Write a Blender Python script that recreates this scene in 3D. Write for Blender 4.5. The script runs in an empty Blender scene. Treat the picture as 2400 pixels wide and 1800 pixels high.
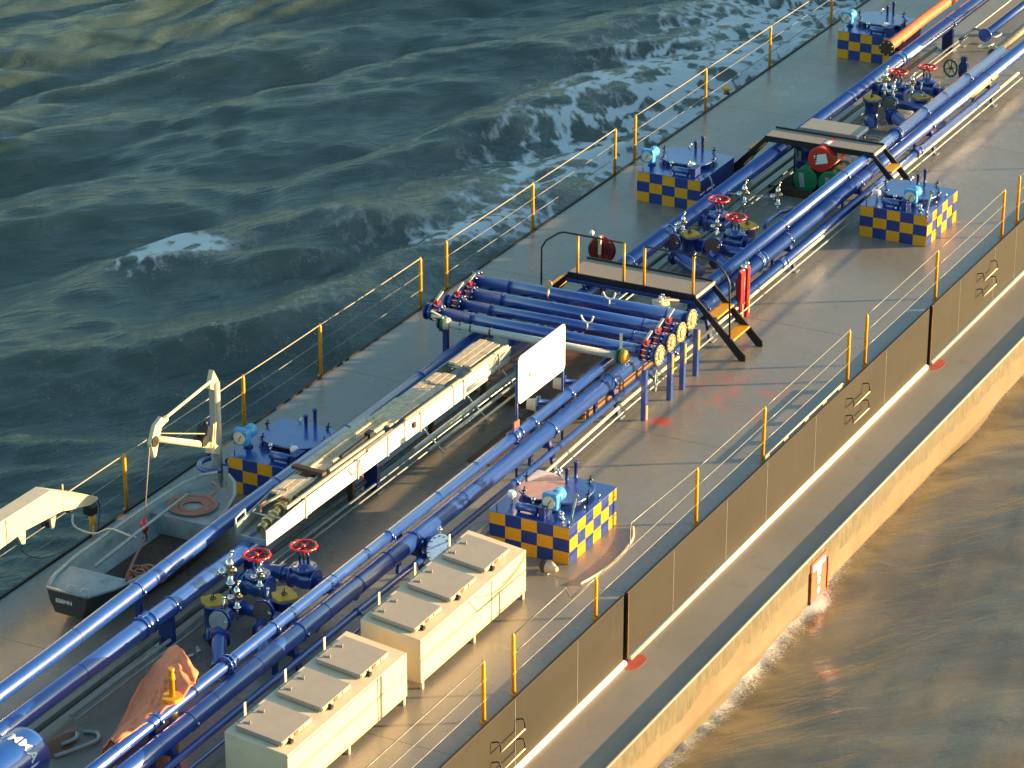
import bpy, math, random
import numpy as np
from mathutils import Vector, Matrix, Quaternion
random.seed(7); rng = np.random.RandomState(11)
S = bpy.context.scene; C = S.collection
PI = math.pi
# ---------------------------------------------------------------- camera, light
cd = bpy.data.cameras.new('camera'); cam = bpy.data.objects.new('camera', cd); C.objects.link(cam)
cam.location = (-51.4845, -26.4688, 24.8545)
_f = Vector((math.cos(math.radians(27.208))*math.cos(math.radians(23.236)), math.sin(math.radians(27.208))*math.cos(math.radians(23.236)), -math.sin(math.radians(23.236))))
cam.rotation_mode = 'QUATERNION'
cam.rotation_quaternion = _f.to_track_quat('-Z', 'Y') @ Quaternion((0,0,1), math.radians(0.07))
cd.sensor_width = 36; cd.sensor_fit = 'HORIZONTAL'; cd.lens = 36*7566/2400
cd.clip_start = 0.5; cd.clip_end = 6000
S.camera = cam
SUN_AZ, SUN_EL = math.radians(-58), math.radians(7.2)
w = bpy.data.worlds.new('World'); S.world = w; w.use_nodes = True
nt = w.node_tree; nt.nodes.clear()
o_ = nt.nodes.new('ShaderNodeOutputWorld'); bg = nt.nodes.new('ShaderNodeBackground'); sk = nt.nodes.new('ShaderNodeTexSky')
sk.sky_type = 'NISHITA'; sk.sun_disc = False; sk.sun_elevation = SUN_EL; sk.sun_rotation = PI/2 - SUN_AZ
sk.air_density = 1.2; sk.dust_density = 1.2; sk.ozone_density = 1.6
bg.inputs['Strength'].default_value = 0.11
tn = nt.nodes.new('ShaderNodeMix'); tn.data_type = 'RGBA'; tn.blend_type = 'MULTIPLY'; tn.inputs[0].default_value = 1; tn.inputs[7].default_value = (.82,1.02,1.07,1)
nt.links.new(sk.outputs[0], tn.inputs[6]); nt.links.new(tn.outputs[2], bg.inputs[0]); nt.links.new(bg.outputs[0], o_.inputs[0])
sl = bpy.data.lights.new('sun', 'SUN'); sl.energy = 5.0; sl.angle = math.radians(0.53); sl.color = (1.0, 0.66, 0.32)
so = bpy.data.objects.new('sun', sl); C.objects.link(so)
sd = Vector((math.cos(SUN_AZ)*math.cos(SUN_EL), math.sin(SUN_AZ)*math.cos(SUN_EL), math.sin(SUN_EL)))
so.rotation_mode = 'QUATERNION'; so.rotation_quaternion = sd.to_track_quat('Z', 'Y'); so.location = sd*60
S.view_settings.view_transform = 'Standard'; S.view_settings.look = 'None'
S.view_settings.exposure = 1.78; S.view_settings.gamma = 1.0
S.view_settings.use_curve_mapping = False

# ---------------------------------------------------------------- materials
class NT:
    def __init__(s, m): s.t = m.node_tree
    def n(s, ty, **k):
        x = s.t.nodes.new(ty)
        for a, b in k.items(): setattr(x, a, b)
        return x
    def l(s, a, b): s.t.links.new(a, b)
    def noise(s, scale, detail=4, rough=.55, vec=None, dim='3D', dist=0):
        x = s.n('ShaderNodeTexNoise'); x.inputs['Scale'].default_value = scale; x.inputs['Detail'].default_value = detail
        x.inputs['Roughness'].default_value = rough; x.inputs['Distortion'].default_value = dist
        if vec is not None: s.l(vec, x.inputs['Vector'])
        return x.outputs['Fac']
    def ramp(s, fac, a, b, ca=0, cb=1):
        x = s.n('ShaderNodeMapRange'); x.clamp = True
        s.l(fac, x.inputs[0]); x.inputs[1].default_value = a; x.inputs[2].default_value = b
        x.inputs[3].default_value = ca; x.inputs[4].default_value = cb
        return x.outputs[0]
    def mix(s, fac, a, b):
        x = s.n('ShaderNodeMix', data_type='RGBA')
        if hasattr(fac, 'links'): s.l(fac, x.inputs[0])
        else: x.inputs[0].default_value = fac
        for v, i in ((a, 6), (b, 7)):
            if hasattr(v, 'links'): s.l(v, x.inputs[i])
            else: x.inputs[i].default_value = (*v, 1)
        return x.outputs[2]
    def math(s, op, a, b=None, c=None):
        x = s.n('ShaderNodeMath', operation=op)
        for v, i in ((a, 0), (b, 1), (c, 2)):
            if v is None: continue
            if hasattr(v, 'links'): s.l(v, x.inputs[i])
            else: x.inputs[i].default_value = v
        return x.outputs[0]
    def pos(s, scale=None):
        g = s.n('ShaderNodeNewGeometry').outputs['Position']
        if scale:
            m = s.n('ShaderNodeMapping'); m.inputs['Scale'].default_value = scale; s.l(g, m.inputs[0]); return m.outputs[0]
        return g
M = {}
def mat(name, col, rough=.4, metal=0, coat=0, coatr=.12, coatior=1.5, var=.12, vscale=6, bump=.0, bscale=40, dirt=0, dirtcol=(.08,.06,.04), spec=.5, dscale=3):
    m = bpy.data.materials.new(name); m.use_nodes = True
    b = m.node_tree.nodes['Principled BSDF']; k = NT(m)
    p = k.pos()
    n1 = k.noise(vscale, 5, .6, p)
    c = k.mix(k.ramp(n1, .3, .7), tuple(x*(1-var) for x in col), tuple(min(1, x*(1+var)) for x in col))
    if dirt:
        n2 = k.noise(dscale, 8, .7, p, dist=.5)
        c = k.mix(k.math('MULTIPLY', k.ramp(n2, .52, .68), dirt), c, dirtcol)
    k.l(c, b.inputs['Base Color'])
    k.l(k.ramp(k.noise(vscale*2.3, 5, .6, p), .3, .7, rough*.8, min(1, rough*1.25)), b.inputs['Roughness'])
    b.inputs['Metallic'].default_value = metal; b.inputs['Coat Weight'].default_value = coat; b.inputs['Coat Roughness'].default_value = coatr; b.inputs['Coat IOR'].default_value = coatior
    b.inputs['Specular IOR Level'].default_value = spec
    if bump:
        bn = k.n('ShaderNodeBump'); bn.inputs['Strength'].default_value = bump; bn.inputs['Distance'].default_value = .01
        k.l(k.noise(bscale, 4, .6, p), bn.inputs['Height']); k.l(bn.outputs[0], b.inputs['Normal'])
    M[name] = m; return m
mat('blue', (.008,.058,.31), .34, coat=1.0, coatr=.17, coatior=1.8, var=.10, vscale=2.5, bump=.03, bscale=4, dirt=.05, dirtcol=(.03,.05,.09), dscale=4)
mat('navy', (.012,.035,.19), .4, var=.15, dirt=.2, dirtcol=(.05,.04,.04))
mat('checkblue', (.012,.04,.22), .38, var=.12, dirt=.15)
mat('checkyellow', (.80,.36,.010), .30, var=.06, dirt=.12, dirtcol=(.35,.2,.03))
mat('yellow', (.78,.34,.008), .4, var=.08, dirt=.3, dirtcol=(.2,.09,.02), dscale=9)
mat('dullyellow', (.66,.36,.02), .5, var=.12, dirt=.3)
mat('cyan', (.05,.30,.62), .35, var=.1)
mat('dial', (.62,.60,.48), .4, var=.03)
mat('black', (.012,.012,.014), .45, var=.2)
mat('brown', (.07,.04,.02), .7, var=.3)
mat('red', (.55,.012,.015), .3, var=.12, coat=.3)
mat('hosered', (.22,.02,.015), .5, var=.2)
mat('hosejacket', (.88,.15,.05), .5, var=.12, vscale=8, bump=.5, bscale=9, dirt=.3, dirtcol=(.6,.3,.1))
mat('redpaint', (.33,.014,.016), .35, var=.12)
mat('orange', (.95,.23,.09), .65, var=.1, vscale=8, bump=.4, bscale=14, dirt=.14, dirtcol=(.4,.1,.04))
mat('drumred', (.62,.03,.012), .35, var=.06)
mat('green', (.015,.22,.09), .4, var=.1)
mat('darkgreen', (.01,.09,.06), .4)
mat('white', (.80,.79,.75), .4, var=.03, dirt=.1, dirtcol=(.4,.36,.3))
mat('lettering', (.82,.82,.80), .45, var=.02)
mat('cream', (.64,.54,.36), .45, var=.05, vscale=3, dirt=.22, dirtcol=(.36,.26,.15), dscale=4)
mat('creamshade', (.32,.285,.235), .5, var=.05, vscale=4, bump=.08, bscale=60, dirt=.12, dirtcol=(.25,.22,.18))  # greyer copy of cream, weak light on tops put into the colour
mat('chrome', (.80,.76,.68), .14, metal=1, var=.05)
mat('brass', (.75,.5,.2), .25, metal=1)
mat('steel', (.42,.45,.44), .32, metal=.75, var=.12)
mat('galv', (.33,.38,.37), .38, metal=.4, var=.15, dirt=.2)
mat('darkpipe', (.10,.12,.11), .45, var=.25)
mat('grating', (.30,.25,.19), .6, var=.12, vscale=20, bump=.3, bscale=70)
mat('plank', (.66,.50,.32), .75, var=.25, vscale=12, bump=.5, bscale=30, dirt=.5, dirtcol=(.18,.12,.08), dscale=7)
mat('rope', (.42,.20,.13), .85, var=.2, vscale=60, bump=.6, bscale=90)
mat('whiterope', (.6,.57,.5), .8, var=.1)
mat('boatpaint', (.26,.32,.32), .5, var=.15, vscale=4, dirt=.45, dirtcol=(.12,.12,.1))
mat('boatdark', (.035,.042,.045), .55, var=.2)
mat('rust', (.22,.08,.03), .8, var=.35, vscale=9, bump=.5, bscale=30)
mat('trayrust', (.16,.075,.035), .6, var=.35, vscale=3, dirt=.5)
mat('greypipe', (.50,.50,.46), .35, var=.08, dirt=.25)
mat('platecol', (.06,.16,.42), .45)
mat('glintcream', (.86,.80,.66), .25, var=.08, dirt=.15, dirtcol=(.4,.3,.2))
mat('redoxide', (.52,.09,.05), .6, var=.15)
mat('discgrey', (.42,.42,.38), .5, var=.12, dirt=.4, dirtcol=(.12,.1,.08), dscale=9)
mat('discrust', (.16,.06,.045), .6, var=.3, vscale=20)
mat('discbrown', (.14,.11,.07), .6, var=.3, vscale=20)
mat('railsteel', (.17,.175,.17), .45, metal=.3, var=.3, vscale=9, dirt=.3)
mat('timber', (.62,.50,.33), .6, var=.15, vscale=10, dirt=.3, dirtcol=(.3,.2,.12))
mat('goldish', (.80,.62,.34), .3, metal=.8)
mat('concrete', (.25,.24,.22), .8, var=.2)
mat('cable', (.34,.29,.22), .6, var=.1)

def deck_mat(name, c1, c2, rough, seams=True, patches=True):
    m = bpy.data.materials.new(name); m.use_nodes = True
    b = m.node_tree.nodes['Principled BSDF']; k = NT(m); p = k.pos()
    big = k.noise(.35, 6, .6, p); c = k.mix(k.ramp(big, .32, .68), c1, c2)
    st = k.noise(1.2, 9, .75, k.pos((.6,1.8,1)), dist=1.2)
    c = k.mix(k.math('MULTIPLY', k.ramp(st, .55, .72), .35), c, (.30,.27,.21))
    dk = k.noise(2.6, 8, .7, k.pos((1,1,1)), dist=.4)
    c = k.mix(k.math('MULTIPLY', k.ramp(dk, .58, .75), .35), c, (.10,.09,.07))
    gr = k.noise(55, 3, .6, p); c = k.mix(k.ramp(gr, .25, .8, 0, .35), c, (.12,.11,.09))
    if patches:   # flaked primer showing orange on the starboard walkway, pale scuffs elsewhere
        for (x, y, r, col, amt) in ((1.6,-4.2,1.9,(.55,.13,.07),.85), (-.3,-3.35,.3,(.6,.10,.04),1.0), (0.4,-4.6,.9,(.45,.14,.09),.45), (-9.6,-5.0,.6,(.5,.42,.3),.7), (19.6,2.3,1.6,(.45,.42,.3),.6),(-9.0,3.1,.35,(.4,.08,.07),.9)):
            v = k.n('ShaderNodeVectorMath', operation='DISTANCE'); k.l(p, v.inputs[0]); v.inputs[1].default_value = (x, y, 0)
            near = k.ramp(v.outputs['Value'], r, r*.3)
            nz = k.ramp(k.noise(2.2 if r > .5 else 5, 8, .75, p, dist=.8), .5 if r > .5 else .2, .66 if r > .5 else .5)
            c = k.mix(k.math('MULTIPLY', k.math('MULTIPLY', near, nz), amt), c, col)
    k.l(c, b.inputs['Base Color'])
    k.l(k.ramp(k.noise(.8, 6, .65, p), .3, .7, rough*.75, rough*1.3), b.inputs['Roughness'])
    bn = k.n('ShaderNodeBump'); bn.inputs['Strength'].default_value = .25; bn.inputs['Distance'].default_value = .02
    k.l(k.math('ADD', k.noise(1.1, 3, .5, p), k.math('MULTIPLY', k.noise(70, 3, .6, p), .08)), bn.inputs['Height'])
    k.l(bn.outputs[0], b.inputs['Normal'])
    M[name] = m
deck_mat('deckpaint', (.235,.210,.170), (.295,.265,.215), .27)
deck_mat('sidedeckpaint', (.30,.26,.21), (.36,.315,.255), .42, patches=False)

def wall_mat():
    m = bpy.data.materials.new('wallpaint'); m.use_nodes = True
    b = m.node_tree.nodes['Principled BSDF']; k = NT(m); p = k.pos()
    c = k.mix(k.ramp(k.noise(.8, 7, .65, k.pos((.5,1,1.4))), .3, .7), (.021,.019,.014), (.031,.028,.021))
    c = k.mix(k.math('MULTIPLY', k.ramp(k.noise(5, 6, .7, k.pos((1.5,1,.15))), .57, .75), .4), c, (.055,.048,.035))
    c = k.mix(k.math('MULTIPLY', k.ramp(k.noise(1.3, 8, .7, k.pos((.8,1,2)), dist=1.5), .6, .72), .5), c, (.045,.04,.03))
    k.l(c, b.inputs['Base Color']); b.inputs['Roughness'].default_value = .5; b.inputs['Specular IOR Level'].default_value = .3
    bn = k.n('ShaderNodeBump'); bn.inputs['Strength'].default_value = .3; bn.inputs['Distance'].default_value = .02
    k.l(k.noise(1.5, 4, .5, p), bn.inputs['Height']); k.l(bn.outputs[0], b.inputs['Normal'])
    M['wallpaint'] = m
wall_mat()
def hull_mat():
    m = bpy.data.materials.new('hullpaint'); m.use_nodes = True
    b = m.node_tree.nodes['Principled BSDF']; k = NT(m); p = k.pos()
    c = k.mix(k.ramp(k.noise(1.1, 7, .65, p), .3, .7), (.145,.102,.062), (.205,.145,.088))
    c = k.mix(k.math('MULTIPLY', k.ramp(k.noise(14, 5, .7, k.pos((1,1,.2))), .55, .75), .35), c, (.36,.26,.16))
    sep = k.n('ShaderNodeSeparateXYZ'); k.l(p, sep.inputs[0])
    edge = k.math('ADD', sep.outputs[2], k.math('MULTIPLY', k.math('SUBTRACT', k.noise(1.7, 9, .75, k.pos((.6,1,1.2))), .5), 1.1))
    c = k.mix(k.ramp(edge, -1.66, -1.60), c, k.mix(k.ramp(k.noise(9, 5, .7, k.pos((1,1,.3))), .4, .7), (.085,.075,.045), (.17,.14,.085)))
    c = k.mix(k.ramp(sep.outputs[2], -2.02, -2.12, 0, .85), c, (.10,.075,.035))
    k.l(c, b.inputs['Base Color']); b.inputs['Roughness'].default_value = .5
    bn = k.n('ShaderNodeBump'); bn.inputs['Strength'].default_value = .4; bn.inputs['Distance'].default_value = .03
    k.l(k.noise(1.4, 5, .6, p), bn.inputs['Height']); k.l(bn.outputs[0], b.inputs['Normal'])
    M['hullpaint'] = m
hull_mat()
def drum_band(): pass

# ---------------------------------------------------------------- mesh builder
def basis(d):
    d = Vector(d).normalized()
    a = Vector((0,0,1)) if abs(d.z) < .9 else Vector((1,0,0))
    u = d.cross(a).normalized(); v = d.cross(u).normalized()
    return d, u, v
class MB:
    def __init__(s): s.v = []; s.f = []; s.sm = []; s.mi = []; s.cur = 0
    def add(s, vs, fs, smooth=False):
        n = len(s.v); s.v += [tuple(x) for x in vs]
        for f in fs: s.f.append(tuple(i+n for i in f)); s.sm.append(smooth); s.mi.append(s.cur)
        return s
    def boxa(s, x0, x1, y0, y1, z0, z1):
        vs = [(x,y,z) for z in (z0,z1) for y in (y0,y1) for x in (x0,x1)]
        return s.add(vs, [(0,2,3,1),(4,5,7,6),(0,1,5,4),(2,6,7,3),(0,4,6,2),(1,3,7,5)])
    def box(s, c, sz, ax=(1,0,0), up=(0,0,1)):
        ax = Vector(ax).normalized(); up = Vector(up); up = (up-ax*up.dot(ax)).normalized(); sd_ = up.cross(ax)
        c = Vector(c); vs = []
        for k in (-1,1):
            for j in (-1,1):
                for i in (-1,1): vs.append(c+ax*(i*sz[0]/2)+sd_*(j*sz[1]/2)+up*(k*sz[2]/2))
        return s.add(vs, [(0,2,3,1),(4,5,7,6),(0,1,5,4),(2,6,7,3),(0,4,6,2),(1,3,7,5)])
    def bar(s, a, b, wd, h, up=(0,0,1)):
        a = Vector(a); b = Vector(b); return s.box((a+b)/2, ((b-a).length, wd, h), b-a, up)
    def lathe(s, o, d, prof, n=20, smooth=True, caps=True):
        o = Vector(o); d, u, v = basis(d); vs = []; fs = []
        for (t, r) in prof:
            for i in range(n):
                a = 2*PI*i/n; vs.append(o+d*t+(u*math.cos(a)+v*math.sin(a))*r)
        flip = prof[-1][0] >= prof[0][0]
        for j in range(len(prof)-1):
            for i in range(n):
                q = (j*n+i, j*n+(i+1)%n, (j+1)*n+(i+1)%n, (j+1)*n+i)
                fs.append(q)
        s.add(vs, fs, smooth)
        if caps:
            m0 = len(s.v)-len(vs)
            s.f.append(tuple(m0+i for i in reversed(range(n)))); s.sm.append(False); s.mi.append(s.cur)
            k = m0+(len(prof)-1)*n
            s.f.append(tuple(k+i for i in range(n))); s.sm.append(False); s.mi.append(s.cur)
        return s
    def cyl(s, a, b, r, n=16, r2=None):
        a = Vector(a); b = Vector(b); return s.lathe(a, b-a, [(0, r), ((b-a).length, r if r2 is None else r2)], n)
    def disc(s, c, d, r, t, n=20):
        c = Vector(c); d = Vector(d).normalized(); return s.lathe(c-d*t/2, d, [(0, r), (t, r)], n, smooth=True)
    def ball(s, c, r, n=10):
        pr = [(-r*math.cos(PI*i/6), max(.002, r*math.sin(PI*i/6))) for i in range(7)]
        return s.lathe(c, (0,0,1), pr, n, caps=False)
    def tube(s, pts, r, n=8, closed=False):
        P = [Vector(p) for p in pts]; m = len(P); vs = []; fs = []
        T = []
        for i in range(m):
            if closed: t = P[(i+1)%m]-P[i-1]
            else: t = P[min(i+1,m-1)]-P[max(i-1,0)]
            T.append(t.normalized())
        _, u, v = basis(T[0])
        for i in range(m):
            u = (u - T[i]*u.dot(T[i])).normalized(); v = T[i].cross(u)
            rr = r[i] if isinstance(r, (list, tuple)) else r
            for j in range(n):
                a = 2*PI*j/n; vs.append(P[i]+(u*math.cos(a)+v*math.sin(a))*rr)
        for i in range(m if closed else m-1):
            for j in range(n):
                k = (i+1)%m; fs.append((i*n+j, i*n+(j+1)%n, k*n+(j+1)%n, k*n+j))
        s.add(vs, fs, True)
        if not closed:
            m0 = len(s.v)-len(vs)
            s.f.append(tuple(m0+j for j in reversed(range(n)))); s.sm.append(False); s.mi.append(s.cur)
            s.f.append(tuple(m0+(m-1)*n+j for j in range(n))); s.sm.append(False); s.mi.append(s.cur)
        return s
    def ring(s, c, d, R, r, n=24, k=6):
        c = Vector(c); d, u, v = basis(d)
        return s.tube([c+(u*math.cos(2*PI*i/n)+v*math.sin(2*PI*i/n))*R for i in range(n)], r, k, closed=True)
    def prism(s, poly, y0, y1, ax='y'):
        n = len(poly); vs = []
        for y in (y0, y1):
            for (a, b) in poly:
                vs.append((a,y,b) if ax == 'y' else ((y,a,b) if ax == 'x' else (a,b,y)))
        fs = [tuple(range(n)), tuple(reversed(range(n, 2*n)))]
        for i in range(n): fs.append((i, n+i, n+(i+1)%n, (i+1)%n))
        return s.add(vs, fs)
def smooth_path(pts, k=6):
    P = [Vector(p) for p in pts]; out = []
    for i in range(len(P)-1):
        p0 = P[max(i-1,0)]; p1 = P[i]; p2 = P[i+1]; p3 = P[min(i+2,len(P)-1)]
        for j in range(k):
            t = j/k; out.append(.5*((2*p1)+(p2-p0)*t+(2*p0-5*p1+4*p2-p3)*t*t+(3*p1-p0-3*p2+p3)*t**3))
    return out+[P[-1]]
def sag(a, b, d, k=10):
    a = Vector(a); b = Vector(b); return [a.lerp(b, i/k)+Vector((0,0,-4*d*(i/k)*(1-i/k))) for i in range(k+1)]
def wloc(o):
    v = Vector((0,0,0))
    while o: v += o.location; o = o.parent
    return v
def obj(name, mb, mats, parent=None, bevel=0):
    me = bpy.data.meshes.new(name)
    off = wloc(parent) if parent else Vector((0,0,0))
    me.from_pydata([(x-off.x, y-off.y, z-off.z) for x, y, z in mb.v], [], mb.f)
    if isinstance(mats, str): mats = [mats]
    for k in mats: me.materials.append(M[k])
    me.polygons.foreach_set('use_smooth', mb.sm); me.polygons.foreach_set('material_index', mb.mi)
    import bmesh
    bm = bmesh.new(); bm.from_mesh(me); bmesh.ops.recalc_face_normals(bm, faces=bm.faces); bm.to_mesh(me); bm.free()
    me.update()
    o = bpy.data.objects.new(name, me); C.objects.link(o)
    if parent: o.parent = parent
    if bevel:
        b = o.modifiers.new('bevel', 'BEVEL'); b.width = bevel; b.segments = 2; b.limit_method = 'ANGLE'; b.angle_limit = math.radians(50)
    return o
def tag(o, label, cat, group=None):
    o['label'] = label; o['category'] = cat
    if group: o['group'] = group
    return o
def thing(name, label, cat, loc=(0,0,0), group=None):
    o = bpy.data.objects.new(name, None); o.empty_display_size = .1; C.objects.link(o); o.location = loc
    return tag(o, label, cat, group)
def struct(name, mb, mats, bevel=0, kind='structure', parent=None):
    o = obj(name, mb, mats, parent, bevel)
    if not parent: o['kind'] = kind
    return o
def plabel(o, t): o['label'] = t; return o
def kids(o): return [c for c in bpy.data.objects if c.parent == o]
def dup(root, loc, label=None, group=None):
    ch = {}
    for c in bpy.data.objects:
        if c.parent: ch.setdefault(c.parent.name, []).append(c)
    r = root.copy(); C.objects.link(r); r.location = loc
    if label: r['label'] = label
    if group: r['group'] = group
    for c in ch.get(root.name, []):
        k = c.copy(); C.objects.link(k); k.parent = r
        for g in ch.get(c.name, []):
            h = g.copy(); C.objects.link(h); h.parent = k
    return r

# ================================================================ the barge deck (setting)
X0, X1 = -42, 75
YP, YS = 3.45, -5.84          # port and starboard edge of the raised deck
mb = MB()
xs = [X0]+[x for x in np.arange(-38.1, 75, 6.2)]+[X1]
for a, b in zip(xs[:-1], xs[1:]):
    for c, d in ((YS, -2.72), (-2.72, .5), (.5, YP)):
        mb.boxa(a+.004, b-.004, c+.004, d-.004, -.03, 0)
mb.boxa(X0, X1, YS, YP, -.2, -.006)
struct('deck', mb, 'deckpaint', .003)
# starboard trunk wall with its upstanding edge
mb = MB()
for a, b in ((X0, -7.33), (-7.19, 7.34), (7.48, X1)): mb.boxa(a, b, -5.90, -5.842, -1.26, .058)
wall = struct('trunk_wall', mb, 'wallpaint', .006)
mb = MB()
for x in (-15.2,-11.35,-9.1,-5.3,-3.0,-1.15,1.2,4.9,9.2,11.4,12.8,17.0):
    mb.boxa(x, x+.009, -5.903, -5.90, -1.18, .03)
struct('weld_seam', mb, 'galv', parent=wall)
for x in (-7.33, 7.34):
    m2 = MB(); m2.boxa(x-.3, x+.45, -5.60, -5.58, -1.24, -.21); m2.boxa(x-.02, x+.16, -5.8401, -5.839, -.21, -.001); struct('slot_shade', m2, 'black', parent=wall)  # black sheets put the slot's inner shade into colour
    m2 = MB(); m2.boxa(x+.151, x+.166, -5.918, -5.9, -1.2, .05); struct('scupper_edge', m2, 'rust', parent=wall)
# rounded strip at the wall's foot, sun highlight put into its cream colour
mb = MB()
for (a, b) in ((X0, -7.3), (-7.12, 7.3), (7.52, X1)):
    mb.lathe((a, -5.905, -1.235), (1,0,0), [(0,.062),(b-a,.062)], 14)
struct('glint_strip', mb, 'glintcream')
mb = MB(); mb.boxa(X0, X1, -7.15, -5.9, -1.30, -1.25)
struct('side_deck', mb, 'sidedeckpaint')
for x in (-7.15, 7.55):
    m2 = MB()
    poly = [(x+.30*math.cos(a)*(1+.12*math.sin(3*a)), -6.06+.16*math.sin(a)*(1+.15*math.cos(2*a))) for a in [2*PI*i/20 for i in range(20)]]
    m2.prism(poly, -1.2495, -1.246, 'z'); o = struct('paint_spot', m2, 'redoxide')
# hull side, slightly wavy coaming top, separate plates
mb = MB(); mb.boxa(X0, X1, -7.22, -7.15, -3.5, -1.22)
hull = struct('hull_side', mb, 'hullpaint', .008)
mb = MB(); mb.lathe((X0, -7.185, -1.222), (1,0,0), [(0,.034),(X1-X0,.034)], 10); struct('hull_edge', mb, 'sidedeckpaint', parent=hull)
mb = MB(); mb.boxa(X0, X1, YP+.004, YP+.05, -1.3, .03); struct('port_wall', mb, 'wallpaint', .004)
mb = MB(); mb.boxa(X0, X1, YP+.05, 4.9, -1.30, -1.25); struct('port_side_deck', mb, 'sidedeckpaint')
mb = MB(); mb.boxa(X0, X1, 4.9, 4.97, -3.5, -1.19); struct('port_hull_side', mb, 'hullpaint', .008)
# climbing rungs on the wall
grp = 'bent rungs on the dark wall'
for (x, z0, lab) in ((-11.7, -.28, 'pair of bent steel rungs low on wall near bottom edge'), (3.25, -.16, 'pair of bent steel rungs on wall left of dark slot'), (10.75, -.14, 'pair of bent steel rungs on wall at far right edge')):
    t = thing('wall_rungs', lab, 'rungs', (x, -5.905, z0-.6), grp)
    for k in range(2):
        z = z0-.36*k-.1; hw = .42
        for s_ in (-1, 1):
            mb = MB(); mb.tube(smooth_path([(x+s_*hw,-5.9,z+.03),(x+s_*hw,-5.98,z+.06),(x+s_*hw,-6.03,z+.03),(x+s_*hw,-6.04,z-.10)],4), .012, 6); obj('bracket', mb, 'black', t)
        mb = MB(); mb.tube([(x-hw,-6.04,z-.11),(x+hw,-6.04,z-.11)], .015, 6)
        obj('rung', mb, 'cream', t)  # pale bar: sunlight on the rung put into its colour
# draught mark board on the hull
t = thing('draught_board', 'red board with white T and dots on hull at waterline', 'sign', (-1.78,-7.23,-2.1))
mb = MB(); mb.boxa(-2.15,-1.40,-7.245,-7.221,-2.25,-1.34); obj('board', mb, 'redoxide', t, .004)
mb = MB(); mb.boxa(-2.08,-1.50,-7.255,-7.246,-1.52,-1.40); mb.boxa(-1.87,-1.70,-7.255,-7.246,-1.70,-1.5205); obj('letter_t', mb, 'lettering', t)
for z in (-1.80, -2.00):
    mb = MB(); mb.lathe((-1.79,-7.246,z), (0,-1,0), [(0,.075),(.009,.075)], 14); obj('dot', mb, 'lettering', t)
mb = MB(); mb.boxa(-2.2,-2.15,-7.27,-7.221,-2.3,-1.5); mb.boxa(-1.40,-1.36,-7.27,-7.221,-2.3,-1.5); obj('guard_bar', mb, 'rust', t)

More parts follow.
